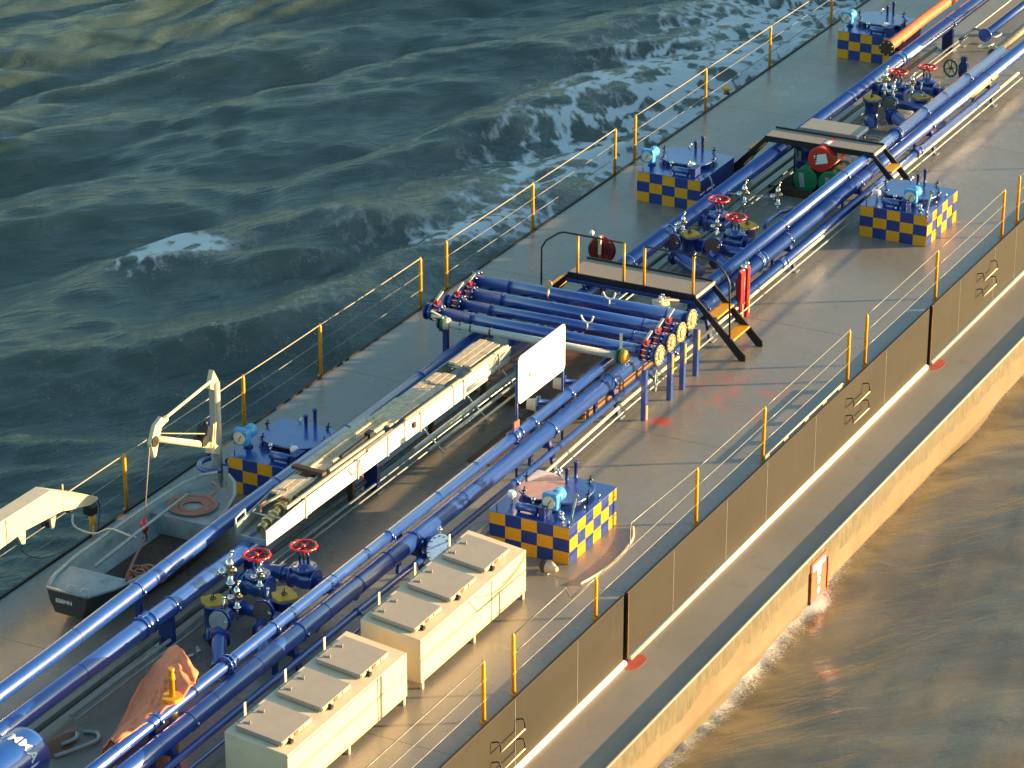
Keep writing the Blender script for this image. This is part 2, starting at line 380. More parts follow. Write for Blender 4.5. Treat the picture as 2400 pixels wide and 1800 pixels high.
# ================================================================ water
def water():
    def axis(lo, hi, fine, step):
        a = list(np.arange(fine[0], fine[1], step)); 
        out = a[:]
        x, d = a[-1], step
        while x < hi: d *= 1.16; x += d; out.append(x)
        x, d = a[0], step; pre = []
        while x > lo: d *= 1.16; x -= d; pre.append(x)
        return np.array(pre[::-1]+out)
    xs = axis(-2500, 3000, (-15, 42), .105)
    y1 = list(np.arange(-15.5, -6.9, .10)); y2 = list(np.arange(-6.9, 4.9, .9)); y3 = list(np.arange(4.9, 32, .105))
    x, d = y3[-1], .105
    while x < 3000: d *= 1.16; x += d; y3.append(x)
    x, d = y1[0], .10; pre = []
    while x > -2500: d *= 1.16; x -= d; pre.append(x)
    ys = np.array(pre[::-1]+y1+y2+y3)
    X, Y = np.meshgrid(xs, ys, indexing='ij')
    r = np.random.RandomState(5)
    port = 1/(1+np.exp(-(Y-0)*2)); H = np.zeros_like(X)
    # domain warp so that crests are not straight
    wx = X+.9*np.sin(.21*Y+.13*X)+.22*np.sin(.9*Y-.4*X+1)+.07*np.sin(2.1*X+1.3*Y); wy = Y+1.0*np.sin(.19*X-.14*Y+2)+.20*np.sin(.8*X+.5*Y)+.06*np.sin(1.9*X-2.3*Y+.7)
    base = math.radians(57)      # travel direction: crests rise slowly to the right in the picture
    for i in range(150):
        L = 10**r.uniform(math.log10(.42), math.log10(11)); k = 2*PI/L
        th = base + r.normal(0, .20 if L > 3 else .36)
        amp = .0160*L**.90 if L > 2.8 else .0120*L**.95
        amp *= r.uniform(.5, 1.15)*.52
        ph = r.uniform(0, 2*PI)
        q = k*(wx*math.cos(th)+wy*math.sin(th))+ph
        a = amp*(port*1.0+(1-port)*(.34 if L > 1.5 else .20))
        H += a*(np.sin(q)+.22*np.sin(2*q+1.57)*(L > 1.2))
    def ridge(pts, wid, h):
        out = np.zeros_like(X)
        for (a, b) in zip(pts[:-1], pts[1:]):
            dx, dy = b[0]-a[0], b[1]-a[1]; L2 = dx*dx+dy*dy
            t_ = np.clip(((X-a[0])*dx+(Y-a[1])*dy)/L2, 0, 1)
            dd = np.hypot(X-a[0]-t_*dx, Y-a[1]-t_*dy)
            out = np.maximum(out, np.exp(-(dd/wid)**2)*h*(a[2]+(b[2]-a[2])*t_))
        return out
    H += ridge([(4.2,14.0,.3),(8.0,13.3,.9),(9.8,12.1,1),(11.6,10.2,.8),(12.2,8.8,.2)], .95, .42)
    H += ridge([(11.6,7.8,.3),(12.3,6.8,1),(13.4,5.4,.6)], .9, .3)
    H += ridge([(3.0,9.6,.2),(5.0,11.0,.9),(5.6,12.6,.4)], 1.4, -.3)
    fade = np.clip(1-(np.hypot(X-10, Y-10)-60)/240, 0, 1); H *= fade
    # keep the surface below the side decks and calm under the hull
    gy, gx = np.gradient(H, axis=1), np.gradient(H, axis=0)
    # foam
    def nz(sc, seed, o=4):
        rr = np.random.RandomState(seed); out = np.zeros_like(X); A = 1
        for j in range(o):
            for _ in range(6):
                th = rr.uniform(0, PI); ph = rr.uniform(0, 2*PI); f = sc*2**j*rr.uniform(.7, 1.3)
                out += A*np.sin(f*(X*math.cos(th)+Y*math.sin(th))+ph+1.5*np.sin(f*.4*(X*math.sin(th)-Y*math.cos(th))+ph))
            A *= .55
        return out/6
    web = 1-np.abs(nz(3.0, 3))*3.2          # thin bright lines where the noise crosses zero
    web2 = 1-np.abs(nz(5.2, 8))*2.8
    F = np.zeros_like(X)
    def patch(x, y, sx, sy, ang, a):
        ca, sa = math.cos(ang), math.sin(ang); u = (X-x)*ca+(Y-y)*sa; v = -(X-x)*sa+(Y-y)*ca
        return a*np.exp(-(u/sx)**2-(v/sy)**2)
    F += patch(7.6, 12.9, 1.3, .7, math.radians(-50), 2.4)*np.clip(web2*.6+.55, 0, 1)
    F += patch(6.3, 13.0, .9, .6, 0, 1.5)*np.clip(web2, 0, 1)
    F += patch(12.4, 6.9, 2.2, .7, math.radians(-35), 1.5)*np.clip(web2*.7+.3, 0, 1)
    F += patch(25, 7.6, 8.5, 3.0, 0, 1.75)*np.clip(web, 0, 1)
    F += patch(33, 7.4, 9, 3.6, 0, 1.6)*np.clip(web2, 0, 1)
    F += patch(19, 6.6, 4.5, 1.7, 0, 1.3)*np.clip(web, 0, 1)
    F += patch(15, 7.5, 10, 3.2, 0, .55)*np.clip(web2, 0, 1)
    F += patch(2, 9, 13, 5.0, 0, .32)*np.clip(web, 0, 1)
    hs = H/np.maximum(H[:, ys > 5].std(), .01)
    F += np.clip(hs-1.55, 0, 1)*.35*np.clip(web2, 0, 1)*port*fade
    # starboard: bow wash rubbing along the hull
    wash = np.exp(-((Y+7.25)/.34)**2)*(Y < -7.1)*(.55+.45*np.tanh((-1.2-X)*.8)+.15)
    F += wash*.50+np.exp(-((Y+7.22)/.08)**2)*.30
    F += patch(-2.1, -7.4, .30, .14, 0, .8)
    H += wash*.05*nz(6, 12, 2)
    F += np.exp(-((Y+13)/3)**2)*.10*np.clip(web2-.3, 0, 1)
    nX, nY = X.shape; Z = H-2.15
    co = np.stack([X, Y, Z], -1).reshape(-1, 3)
    idx = np.arange(nX*nY).reshape(nX, nY)
    q = np.stack([idx[:-1,:-1], idx[1:,:-1], idx[1:,1:], idx[:-1,1:]], -1).reshape(-1, 4)
    me = bpy.data.meshes.new('water'); me.vertices.add(len(co)); me.vertices.foreach_set('co', co.ravel().astype(np.float32))
    me.loops.add(q.size); me.loops.foreach_set('vertex_index', q.ravel().astype(np.int32))
    me.polygons.add(len(q)); me.polygons.foreach_set('loop_start', (np.arange(len(q))*4).astype(np.int32))
    me.update(calc_edges=True); me.polygons.foreach_set('use_smooth', np.ones(len(q), bool))
    at = me.attributes.new('foam', 'FLOAT', 'POINT'); at.data.foreach_set('value', F.ravel().astype(np.float32))
    at = me.attributes.new('lift', 'FLOAT', 'POINT'); at.data.foreach_set('value', H.ravel().astype(np.float32))
    m = bpy.data.materials.new('river_water'); m.use_nodes = True
    b = m.node_tree.nodes['Principled BSDF']; k = NT(m); p = k.pos()
    a = k.n('ShaderNodeAttribute', attribute_name='foam').outputs['Fac']; lf = k.n('ShaderNodeAttribute', attribute_name='lift').outputs['Fac']
    sep = k.n('ShaderNodeSeparateXYZ'); k.l(p, sep.inputs[0])
    sun_side = k.ramp(sep.outputs[1], 1.5, -3)     # browner to starboard: sunlight and warm hull reflection put into the colour
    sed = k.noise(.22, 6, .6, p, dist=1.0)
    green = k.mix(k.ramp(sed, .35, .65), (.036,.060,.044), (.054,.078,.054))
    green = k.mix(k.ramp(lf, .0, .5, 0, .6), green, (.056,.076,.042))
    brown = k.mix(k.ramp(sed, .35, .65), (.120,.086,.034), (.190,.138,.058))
    c = k.mix(sun_side, green, brown)
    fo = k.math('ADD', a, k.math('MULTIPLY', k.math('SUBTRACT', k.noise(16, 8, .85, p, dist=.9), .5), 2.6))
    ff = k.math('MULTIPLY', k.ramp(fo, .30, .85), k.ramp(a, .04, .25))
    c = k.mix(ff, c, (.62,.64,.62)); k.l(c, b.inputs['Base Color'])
    k.l(k.math('ADD', k.ramp(ff, 0, 1, .13, .6), k.math('MULTIPLY', sun_side, .0)), b.inputs['Roughness']); b.inputs['IOR'].default_value = 1.7
    mp = k.n('ShaderNodeMapping'); mp.inputs['Rotation'].default_value = (0,0,math.radians(33)); k.l(p, mp.inputs[0])
    mp2 = k.n('ShaderNodeMapping'); mp2.inputs['Scale'].default_value = (.26,1.1,1); k.l(mp.outputs[0], mp2.inputs[0]); rv = mp2.outputs[0]
    h = k.math('ADD', k.math('MULTIPLY', k.noise(2.2, 6, .62, rv, dist=.7), 1.0), k.math('MULTIPLY', k.noise(6.5, 5, .65, rv, dist=.4), .30))
    h = k.math('ADD', h, k.math('MULTIPLY', k.noise(19, 4, .6, rv, dist=.3), .09))
    h = k.math('ADD', h, k.math('MULTIPLY', ff, .25))
    bn = k.n('ShaderNodeBump'); bn.inputs['Strength'].default_value = 1.0; k.l(k.ramp(sun_side, 0, 1, .085, .028), bn.inputs['Distance'])
    k.l(h, bn.inputs['Height']); k.l(bn.outputs[0], b.inputs['Normal'])
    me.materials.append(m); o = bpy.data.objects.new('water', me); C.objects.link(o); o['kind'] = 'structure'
water()

# ================================================================ railings
def railing(label, grp, posts, y, rails=True, hts=None, extra=None):
    t = thing('railing', label, 'railing', (posts[0], y, 0), grp)
    for i, x in enumerate(posts):
        h = 1.1 if not hts else hts[i]
        mb = MB(); a = rng.normal(0, .008)
        mb.lathe((x, y, 0), (a, rng.normal(0,.006), 1), [(0,.036),(h-.06,.036),(h,.016)], 10)
        p = obj('post', mb, 'yellow', t)
        m2 = MB(); m2.boxa(x-.06, x+.06, y-.05, y+.05, 0, .02)
        for z in (.38, .74): m2.cyl((x-.05,y,z),(x+.05,y,z),.022,8)
        obj('post_bracket', m2, 'dullyellow', p)['kind'] = 'stuff'
    for a, b, ha, hb in zip(posts[:-1], posts[1:], (hts or [1.1]*9)[:-1], (hts or [1.1]*9)[1:]):
        for k, f in enumerate((.975, .66, .34)):
            if extra and (a, k) in extra: pts = extra[(a, k)]
            else: pts = sag((a, y, 1.1*f), (b, y, 1.1*f), .006, 6)
            mb = MB(); mb.tube(pts, .012 if k == 0 else .010, 6); obj('rail', mb, 'cable' if y > 0 and k == 0 else 'railsteel', t)  # lower port rails darker, their shade put into the colour
    return t
GP, GS = 'port side railing sections', 'starboard side railing sections'
railing('port railing section behind the skiff and davit, with yellow posts', GP, [-20.6,-16.4,-12.3,-8.22,-4.22,-1.35,2.72], 3.52)
railing('port railing section between manifold and far hatch, with yellow posts', GP, [3.84,7.84,12.0], 3.52)
railing('port railing section beyond the second hatch, at top edge of deck', GP, [13.07,17.1,21.07,25.2,29.4,33.6], 3.52)
railing('starboard railing section beside the nearer cream cabinet', GS, [-20.3,-16.2,-12.16], -5.76)
ex = {(-11.13,0): [(-11.13,-5.76,1.07),(-9.35,-5.76,1.06),(-9.25,-5.74,1.05),(-9.0,-5.70,.76)],
      (-8.15,0): [(-9.0,-5.72,.74),(-8.15,-5.76,.74),(-6.75,-5.72,.72),(-6.6,-5.66,1.06),(-4.07,-5.76,1.07)]}
railing('starboard railing section with short middle post and dropped rail by hatch', GS, [-11.13,-8.15,-4.07,-1.07,3.13], -5.76, hts=[1.1,.74,1.1,1.1,1.1], extra=ex)
railing('starboard railing section beside the far right hatch box', GS, [4.06,8.04,12.18], -5.76)
railing('starboard railing section starting at right edge of photo', GS, [13.18,17.3,21.4,25.5], -5.76)

# ================================================================ checkered tank hatches
def hatch(name_label, side, loc, far=False):
    """origin = near (-x) corner on the starboard side, 1.55 wide in +y, 1.88 long in +x"""
    t = thing('tank_hatch', name_label, 'hatch', loc, 'checkered tank hatches')
    ox, oy, _ = loc
    W, Lh, H = 1.55, 1.88, .715; c = .31; r = H/3
    mb = MB(); mb.boxa(ox, ox+Lh, oy, oy+W, 0, H-.012); obj('coaming', mb, 'navy', t, .012)
    mb = MB()
    for j in range(3):
        for i in range(5):
            if (i+j) % 2 == 0:
                y1 = oy+W-i*c; mb.boxa(ox-.004, ox, y1-c+rng.uniform(-.002,.006), y1+rng.uniform(-.006,.002), H-(j+1)*r+rng.uniform(-.001,.005), H-j*r-(.014 if j == 0 else .002))
    f = obj('yellow_square', mb, 'checkyellow', t); f['kind'] = 'stuff'
    mb = MB()
    for j in range(3):
        for i in range(5):
            if (i+j) % 2: y1 = oy+W-i*c; mb.boxa(ox-.0035, ox, y1-c+.002, y1-.002, H-(j+1)*r+.002, H-j*r-(.014 if j == 0 else .002))
    f = obj('blue_square', mb, 'checkblue', t); f['kind'] = 'stuff'
    if side == 'starboard':
        for nm, q, m_ in (('yellow_square', 0, 'checkyellow'), ('blue_square', 1, 'checkblue')):
            mb = MB()
            for j in range(3):
                for i in range(6):
                    if (i+j) % 2 == (1-q):
                        x0 = ox+.01+i*c; mb.boxa(x0+.002, x0+c-.002, oy-.004, oy, H-(j+1)*r+.002, H-j*r-(.014 if j == 0 else .002))
            f = obj(nm, mb, m_, t); f['kind'] = 'stuff'
    mb = MB(); mb.boxa(ox-.015, ox+Lh+.015, oy-.015, oy+W+.015, H-.012, H); obj('top_plate', mb, 'blue', t, .006)
    cx, cy = ox+1.12, oy+W/2+.02
    mb = MB(); mb.lathe((cx,cy,H), (0,0,1), [(0,.50),(.09,.50)], 28); obj('lid_rim', mb, 'black', t)
    pr = []
    for i in range(36):
        a = 2*PI*i/36; e = 2.9
        pr.append((cx+.56*math.copysign(abs(math.cos(a))**(2/e), math.cos(a)), cy+.64*math.copysign(abs(math.sin(a))**(2/e), math.sin(a))))
    mb = MB(); mb.prism(pr, H+.085, H+.125, 'z'); lid = obj('lid', mb, 'blue', t, .01)
    for k in range(6):
        a = 2*PI*(k+.35)/6; bx, by = cx+.60*math.cos(a), cy+.66*math.sin(a)
        mb = MB(); mb.cyl((bx,by,H),(bx,by,H+.19),.016,6); mb.bar((bx-.07,by-.02,H+.16),(bx+.07,by+.02,H+.22),.02,.02); mb.bar((bx-.02,by-.06,H+.2),(bx+.02,by+.06,H+.15),.02,.02)
        obj('wing_bolt', mb, 'black' if k % 3 else 'chrome', t)
    for (dx, dy, h) in ((1.50,.02,.36),(1.66,-.08,.44)):
        mb = MB(); yy = oy+W/2+dy
        mb.lathe((ox+dx,yy,H), (0,0,1), [(0,.05),(.03,.05),(.031,.032),(h-.04,.032),(h-.039,.045),(h,.045)], 12); obj('standpipe', mb, 'navy', t)
    gy = oy+(W-.13 if side == 'port' else .50); gx = ox+.30; gz = 1.0
    mb = MB(); mb.boxa(gx-.09, gx+.09, gy-.15, gy+.15, gz-.15, gz+.15); g = obj('gauge_case', mb, 'cyan', t, .035)
    mb = MB(); mb.lathe((gx-.091,gy,gz), (-1,0,0), [(0,.118),(.012,.118)], 24); obj('gauge_face', mb, 'dial', g)
    mb = MB(); mb.bar((gx-.106,gy,gz-.01),(gx-.106,gy-.05,gz+.06),.012,.006,(1,0,0)); mb.bar((gx-.106,gy,gz),(gx-.106,gy+.015,gz-.07),.01,.006,(1,0,0)); obj('gauge_hand', mb, 'black', g)
    mb = MB(); mb.cyl((gx+.09,gy,gz),(gx+.36,gy,gz),.12,18); obj('gauge_drum', mb, 'cyan', t)
    mb = MB(); mb.lathe((gx+.2,gy,H), (0,0,1), [(0,.09),(.03,.09),(.031,.05),(.17,.05)], 14); obj('gauge_stand', mb, 'navy', t)
    yy = oy+W-.42 if side == 'starboard' else oy+.78
    mb = MB(); mb.cyl((ox+.2,yy-.02,H+.10),(ox+.2,yy-.42,H+.10),.075,14); mb.cyl((ox+.2,yy-.05,H),(ox+.2,yy-.05,H+.1),.03,8); mb.cyl((ox+.2,yy-.38,H),(ox+.2,yy-.38,H+.1),.03,8); obj('vent_cylinder', mb, 'blue', t)
    mb = MB(); mb.boxa(ox+.10,ox+.40,yy-.60,yy-.48,H,H+.20); mb.boxa(ox+.08,ox+.42,yy-.62,yy-.46,H+.20,H+.22); obj('sample_box', mb, 'navy', t, .006)
    yy = oy+W-.22 if side == 'starboard' else oy+.40
    mb = MB(); mb.lathe((ox+.42,yy,H), (0,0,1), [(0,.025),(.14,.025),(.141,.075),(.20,.08),(.24,.06)], 14); obj('white_cap', mb, 'white', t)
    mb = MB(); mb.ball((ox+.5,oy+.95,H+.13),.045); mb.cyl((ox+.5,oy+.95,H),(ox+.5,oy+.95,H+.1),.02,8); mb.cyl((ox+.5,oy+.95,H+.13),(ox+.42,oy+.86,H+.16),.016,6); obj('test_cock', mb, 'chrome', t)
    if side == 'starboard':
        mb = MB(); mb.cyl((ox+.22,oy+.26,H),(ox+.22,oy+.26,H+.1),.04,10); mb.ball((ox+.22,oy+.26,H+.12),.05); mb.ball((ox+.16,oy+.2,H+.06),.035); obj('relief_cock', mb, 'chrome', t)
        mb = MB(); mb.bar((ox+.40,oy+.16,H),(ox+.50,oy+.02+.1,H+.34),.05,.015); mb.disc((ox+.5,oy+.12,H+.36),(1,.3,0),.05,.02); obj('lever', mb, 'galv', t)
        for (dx, dy) in ((.08,.05),(.75,.08),(1.3,.06)):
            mb = MB(); mb.cyl((ox+dx,oy+dy,H),(ox+dx,oy+dy,H+.09),.014,6); obj('pin', mb, 'chrome', t)
    else:
        mb = MB(); mb.tube(smooth_path([(ox+.35,oy+.1,H),(ox+.35,oy-.02,H+.05),(ox+.3,oy-.15,H-.12),(ox+.25,oy-.2,.3)],4), .018, 6); obj('drain_pipe', mb, 'galv', t)
    for dx, dy in ((.03,.05),(.05,W-.12)):
        mb = MB(); mb.cyl((ox+dx,oy+dy,H),(ox+dx,oy+dy,H+.12),.010,6); obj('pin', mb, 'black', t)
    return t
hA = hatch('checkered hatch with reddish worn top, beside the second cream cabinet', 'starboard', (-6.60,-4.505,0))
hB = hatch('checkered hatch behind the ladder rack, right beside the davit mast', 'port', (-6.74,.745,0))
hC = dup(hB, (10.59,.745,0), 'checkered hatch left of the far footbridge, gauge on left corner')
hD = dup(hA, (10.81,-4.52,0), 'checkered hatch by starboard railing, right of the far footbridge')
hE = dup(hB, (22.62,.76,0), 'farthest checkered hatch at top, partly behind the orange pipe')
# worn pink patch of primer on the lid of the near starboard hatch
mb = MB(); pr = [(-5.55+.46*math.cos(a)*(1+.15*math.sin(2*a+1)), -3.50+.40*math.sin(a)*(1+.18*math.cos(3*a))) for a in [2*PI*i/28 for i in range(28)]]
mb.prism(pr, .8405, .8425, 'z')
mat('pinkprimer', (.62,.30,.24), .5, var=.15)
obj('bare_patch', mb, 'pinkprimer', hA)
# wheel chock-like lamp at the foot of the near starboard hatch and loose hose on deck
t = thing('floodlight', 'small dark lamp lying at near corner of starboard hatch', 'lamp', (-6.95,-4.45,0))
mb = MB(); mb.lathe((-7.02,-4.20,.13), (-.2,-1,.0), [(0,.09),(.12,.12)], 16); obj('housing', mb, 'brown', t)
mb = MB(); mb.lathe((-7.045,-4.325,.13), (-.2,-1,.0), [(0,.125),(.16,.06),(.2,.03)], 16); obj('reflector_cone', mb, 'cream', t)
mb = MB(); mb.boxa(-7.12,-6.95,-4.35,-4.15,0,.03); obj('foot_plate', mb, 'galv', t)
mb = MB(); mb.tube(smooth_path([(-7.2,-5.0,.02),(-6.6,-5.12,.02),(-5.9,-5.14,.02),(-5.2,-5.05,.02),(-4.75,-4.85,.02)],6), .022, 8)
tag(obj('loose_hose', mb, 'cream'), 'pale loose hose curving over deck between hatch and railing', 'hose')

# ================================================================ cream deck cabinets
def cabinet(label, x0, x1, seam):
    t = thing('deck_cabinet', label, 'cabinet', (x0, -4.4, 0), 'cream deck cabinets')
    yf, yb, zf, zb, z0 = -4.40, -3.30, .90, 1.03, .13
    mb = MB(); poly = [(yf,z0),(yb,z0),(yb,zb),(yf,zf)]
    mb.prism(poly, x0, x1, 'x'); obj('body', mb, 'cream', t, .012)
    mb = MB(); mb.boxa(seam, seam+.02, yf-.004, yf, z0, zf-.01); obj('panel_seam', mb, 'brown', t)
    mb = MB()
    for a, b in ((x0+.02, seam), (seam+.02, x1-.02)):
        mb.boxa(a, b, yf-.0035, yf, .555, .563)
    f = obj('groove', mb, 'brown', t); f['kind'] = 'stuff'
    sl_ = (zb-zf)/(yb-yf); top = lambda y: zf+(y-yf)*sl_
    n = 3; pitch = (x1-x0-.1)/n
    for i in range(n):
        a = x0+.13+i*pitch; b = a+pitch-.30; ya, yb_ = -4.22, -3.42
        mb = MB()
        pl = [(ya,top(ya)+.012),(yb_,top(yb_)+.012),(yb_,top(yb_)+.085),(ya,top(ya)+.085)]
        mb.prism(pl, a, b, 'x'); lid = obj('lid', mb, 'creamshade', t, .008)
        for q in (.18, .62):
            xx = a+(b-a)*q
            mb = MB(); mb.bar((xx,yb_+.06,top(yb_)+.06),(xx,yb_-.16,top(yb_-.16)+.10),.03,.02); mb.cyl((xx,yb_-.16,top(yb_-.16)+.08),(xx,yb_-.16,top(yb_-.16)+.15),.014,6); obj('hinge', mb, 'creamshade', lid)
        xx = a+(b-a)*.38
        mb = MB(); mb.boxa(xx-.03,xx+.03,yb_+.03,yb_+.045,top(yb_)-.02,top(yb_)+.30); obj('stop_bar', mb, 'cream', lid, .005)
        for q0, q1, cc in ((.02,.18,'cream'),(.27,.36,'cream'),(.40,.50,'redoxide'),(.52,.64,'cream'),(.70,.97,'cream')):
            mb = MB(); yy = ya-.004; mb.boxa(a+(b-a)*q0,a+(b-a)*q1,yy-.012,yy,top(ya)+.03,top(ya)+.078); obj('latch_plate', mb, cc, lid, .003)
        mb = MB(); xx = a+(b-a)*.22; mb.cyl((xx,ya-.01,top(ya)+.03),(xx,ya-.07,top(ya)+.02),.045,12); obj('latch_knob', mb, 'black', lid)
    for x in (x0+.08, x0+(x1-x0)/2, x1-.08):
        for y in (yf+.03, yb-.05):
            mb = MB(); mb.boxa(x-.03,x+.03,y-.025,y+.025,0,.13); obj('leg', mb, 'cream', t, .004)
    return t
cabinet('nearest cream deck cabinet with three lids, at bottom edge', -15.82, -12.17, -13.12)
c2 = cabinet('second cream deck cabinet with three lids, touching the checkered hatch', -11.72, -8.03, -9.30)
mb = MB(); mb.tube(sag((-9.9,-4.41,.86),(-8.05,-4.42,.80),.22,14), .006, 5); mb.tube(sag((-8.9,-4.42,.66),(-8.06,-4.42,.86),.06,8), .006, 5)
tag(obj('slack_wire', mb, 'brown'), 'thin slack wire drooping across front of second cream cabinet', 'wire')

# ================================================================ deck pipes
def ring_band(mb, c, R, w=.03, t=.012, n=24, d=(1,0,0)):
    c = Vector(c); d_ = Vector(d).normalized()
    mb.lathe(c-d_*w/2, d_, [(0,R+t*.2),(.001,R+t),(w-.001,R+t),(w,R+t*.2)], n)
def pipe(label, pts, r, m_='blue', clamps=(), flanges=(), couplings=(), n=24, grp=None, seams=()):
    """pts: polyline; clamps/flanges by x (pipe runs along x)"""
    pts = [Vector(p) for p in pts]
    t = thing('deck_pipe', label, 'pipe', tuple(pts[0]), grp)
    mb = MB(); mb.tube(pts, r, n); obj('pipe_run', mb, m_, t)
    def at(x):
        for a, b in zip(pts[:-1], pts[1:]):
            if min(a.x,b.x)-1e-6 <= x <= max(a.x,b.x)+1e-6 and abs(b.x-a.x) > 1e-4: return a.lerp(b, (x-a.x)/(b.x-a.x))
        return pts[-1]
    for x in clamps:
        c = at(x); mb = MB(); ring_band(mb, c, r, .035, .012); mb.boxa(c.x-.02,c.x+.02,c.y-r-.05,c.y-r+.0,c.z-.03,c.z+.01); cl = obj('clamp', mb, 'blue', t)
        mb = MB(); mb.cyl((c.x,c.y-r-.04,c.z-.06),(c.x,c.y-r-.04,c.z+.04),.012,6); obj('clamp_bolt', mb, 'chrome', cl)
    for x in flanges:
        c = at(x); mb = MB()
        for dx in (-.045,.045): mb.lathe((c.x+dx-.018,c.y,c.z),(1,0,0),[(0,r+.055),(.036,r+.055)],n)
        for i in range(10):
            a = 2*PI*i/10; y = c.y+math.cos(a)*(r+.032); z = c.z+math.sin(a)*(r+.032); mb.cyl((c.x-.10,y,z),(c.x+.10,y,z),.011,6)
        obj('flange', mb, 'blue', t)
    for x in couplings:
        c = at(x); mb = MB()
        for dx, w_, e in ((-.12,.04,.028),(0,.16,.014),(.12,.04,.028)): ring_band(mb, (c.x+dx,c.y,c.z), r, w_, e)
        mb.boxa(c.x-.1,c.x+.1,c.y-.03,c.y+.03,c.z+r,c.z+r+.03); obj('coupling', mb, 'blue', t)
    for x in seams:
        c = at(x); mb = MB(); ring_band(mb, c, r, .008, .004); obj('weld', mb, 'navy', t)
    return t
GPIPE = 'long blue cargo pipes running along the deck'
pipe('upper outboard blue pipe on port side, running past the skiff', [(-30,.30,.98),(-15,.46,.955),(-9.2,.66,.90),(2.4,.76,.88)], .14, clamps=(-16.9,-12.35,-7.75,-2.4), grp=GPIPE, seams=(-14.2,-11.4,-9.9,-5.2))
pipe('thick blue pipe on port side, under the ladder rack', [(-30,-.0,.70),(-16,.0,.70),(2.9,.03,.70)], .165, clamps=(-12.2,-5.5,), couplings=(-12.95,), grp=GPIPE, seams=(-14.8,-8.0))
pipe('thick blue pipe on port side beyond manifold, top right', [(2.9,.03,.70),(60,.05,.72)], .17, clamps=(5.3,9.5,14.9,17.6,24.5,31), couplings=(7.2,21.0), grp=GPIPE, seams=(11.2,13.0,16.2,19.2))
pipe('upper inner blue pipe on starboard side, nearest stretch by cabinets', [(-30,-2.11,.95),(1.0,-2.16,.96)], .100, clamps=(-15.9,-12.5,-8.75,-3.4,-1.9), flanges=(-13.9,), couplings=(-4.05,), grp=GPIPE, seams=(-17.0,-14.9,-11.9,-10.6,-9.5,-7.0,-5.6))
pipe('upper inner blue pipe on starboard side beyond the footbridge', [(3.6,-2.19,.955),(22.1,-2.22,.98)], .120, clamps=(8.19,11.7,16.7,19.6), flanges=(14.9,), grp=GPIPE, seams=(6.2,9.8,13.2,18.0))
pipe('lower blue pipe on starboard side, full length beside cabinets', [(-30,-2.31,.685),(.6,-2.30,.675)], .165, clamps=(-15.3,-12.0,-8.2,-3.0,-.47), grp=GPIPE, seams=(-17.5,-16.2,-14.6,-13.3,-11.2,-10.1,-9.1,-6.4))
pipe('lower blue pipe on starboard side beyond the footbridge', [(.6,-2.30,.665),(60,-2.33,.655)], .158, clamps=(3.83,8.19,12.2,16.7,20.7,25), couplings=(6.75,), grp=GPIPE, seams=(5.1,9.9,14.2,18.3))
pipe('thin blue pipe low under starboard pipes', [(-30,-2.54,.42),(3,-2.52,.40)], .06, clamps=(-10.5,-4.8,2.0), n=12, grp=GPIPE)
pipe('second thin blue pipe low under starboard pipes, beyond footbridge', [(4.5,-2.52,.40),(21,-2.52,.40)], .095, couplings=(7.5,15.5), n=16, grp=GPIPE)
pipe('third thin blue pipe low by the cabinets', [(-30,-2.70,.26),(-7.0,-2.70,.26)], .035, n=10, grp=GPIPE)
GC = 'pale small-bore lines along the deck'
def line(label, pts, r, m_='galv', n=10, grp=GC, name='small_pipe'):
    mb = MB(); mb.tube(pts, r, n); return tag(obj(name, mb, m_), label, 'pipe', grp)
line('pale conduit with sunlit edge outboard of starboard pipes', [(-7.4,-2.78,.26),(-.6,-2.62,.30),(22.5,-2.56,.33)], .035, 'cream')
line('thin pale conduit just below the sunlit one', [(-7.4,-2.86,.19),(-.6,-2.70,.2),(22.5,-2.66,.22)], .02, 'galv')
line('yellow-painted conduit end near top right corner', [(19.3,-2.44,.60),(21.2,-2.44,.62)], .04, 'yellow')
line('light grey tube along deck inside the port pipes, near gangway rack', [(-15.2,-.06,.16),(24.9,-.12,.16)], .032, 'galv')
line('second light grey tube parallel to the first', [(-15.3,-.21,.16),(24.6,-.27,.16)], .022, 'galv')
line('dark tube lying beside thick port pipe', [(-15.9,.14,.16),(24,.14,.18)], .05, 'darkpipe')
line('rusty tube beyond, behind the orange pipe', [(16,.33,.45),(40,.33,.5)], .05, 'discbrown')
line('pale expansion loop of two bent tubes near top right', smooth_path([(24.9,-.18,.12),(25.3,-.3,.22),(25.3,-.75,.24),(25.45,-.95,.24),(25.8,-.95,.24),(25.75,-.6,.24),(26.0,-.2,.2),(26.4,-.1,.15),(44,.0,.12)],5), .032, 'galv', name='expansion_loop')
line('lower bent tube of the expansion loop near top right', smooth_path([(24.6,-.33,.10),(24.9,-.5,.14),(24.85,-.95,.14),(25.0,-1.05,.02)],5), .028, 'galv', name='expansion_loop')
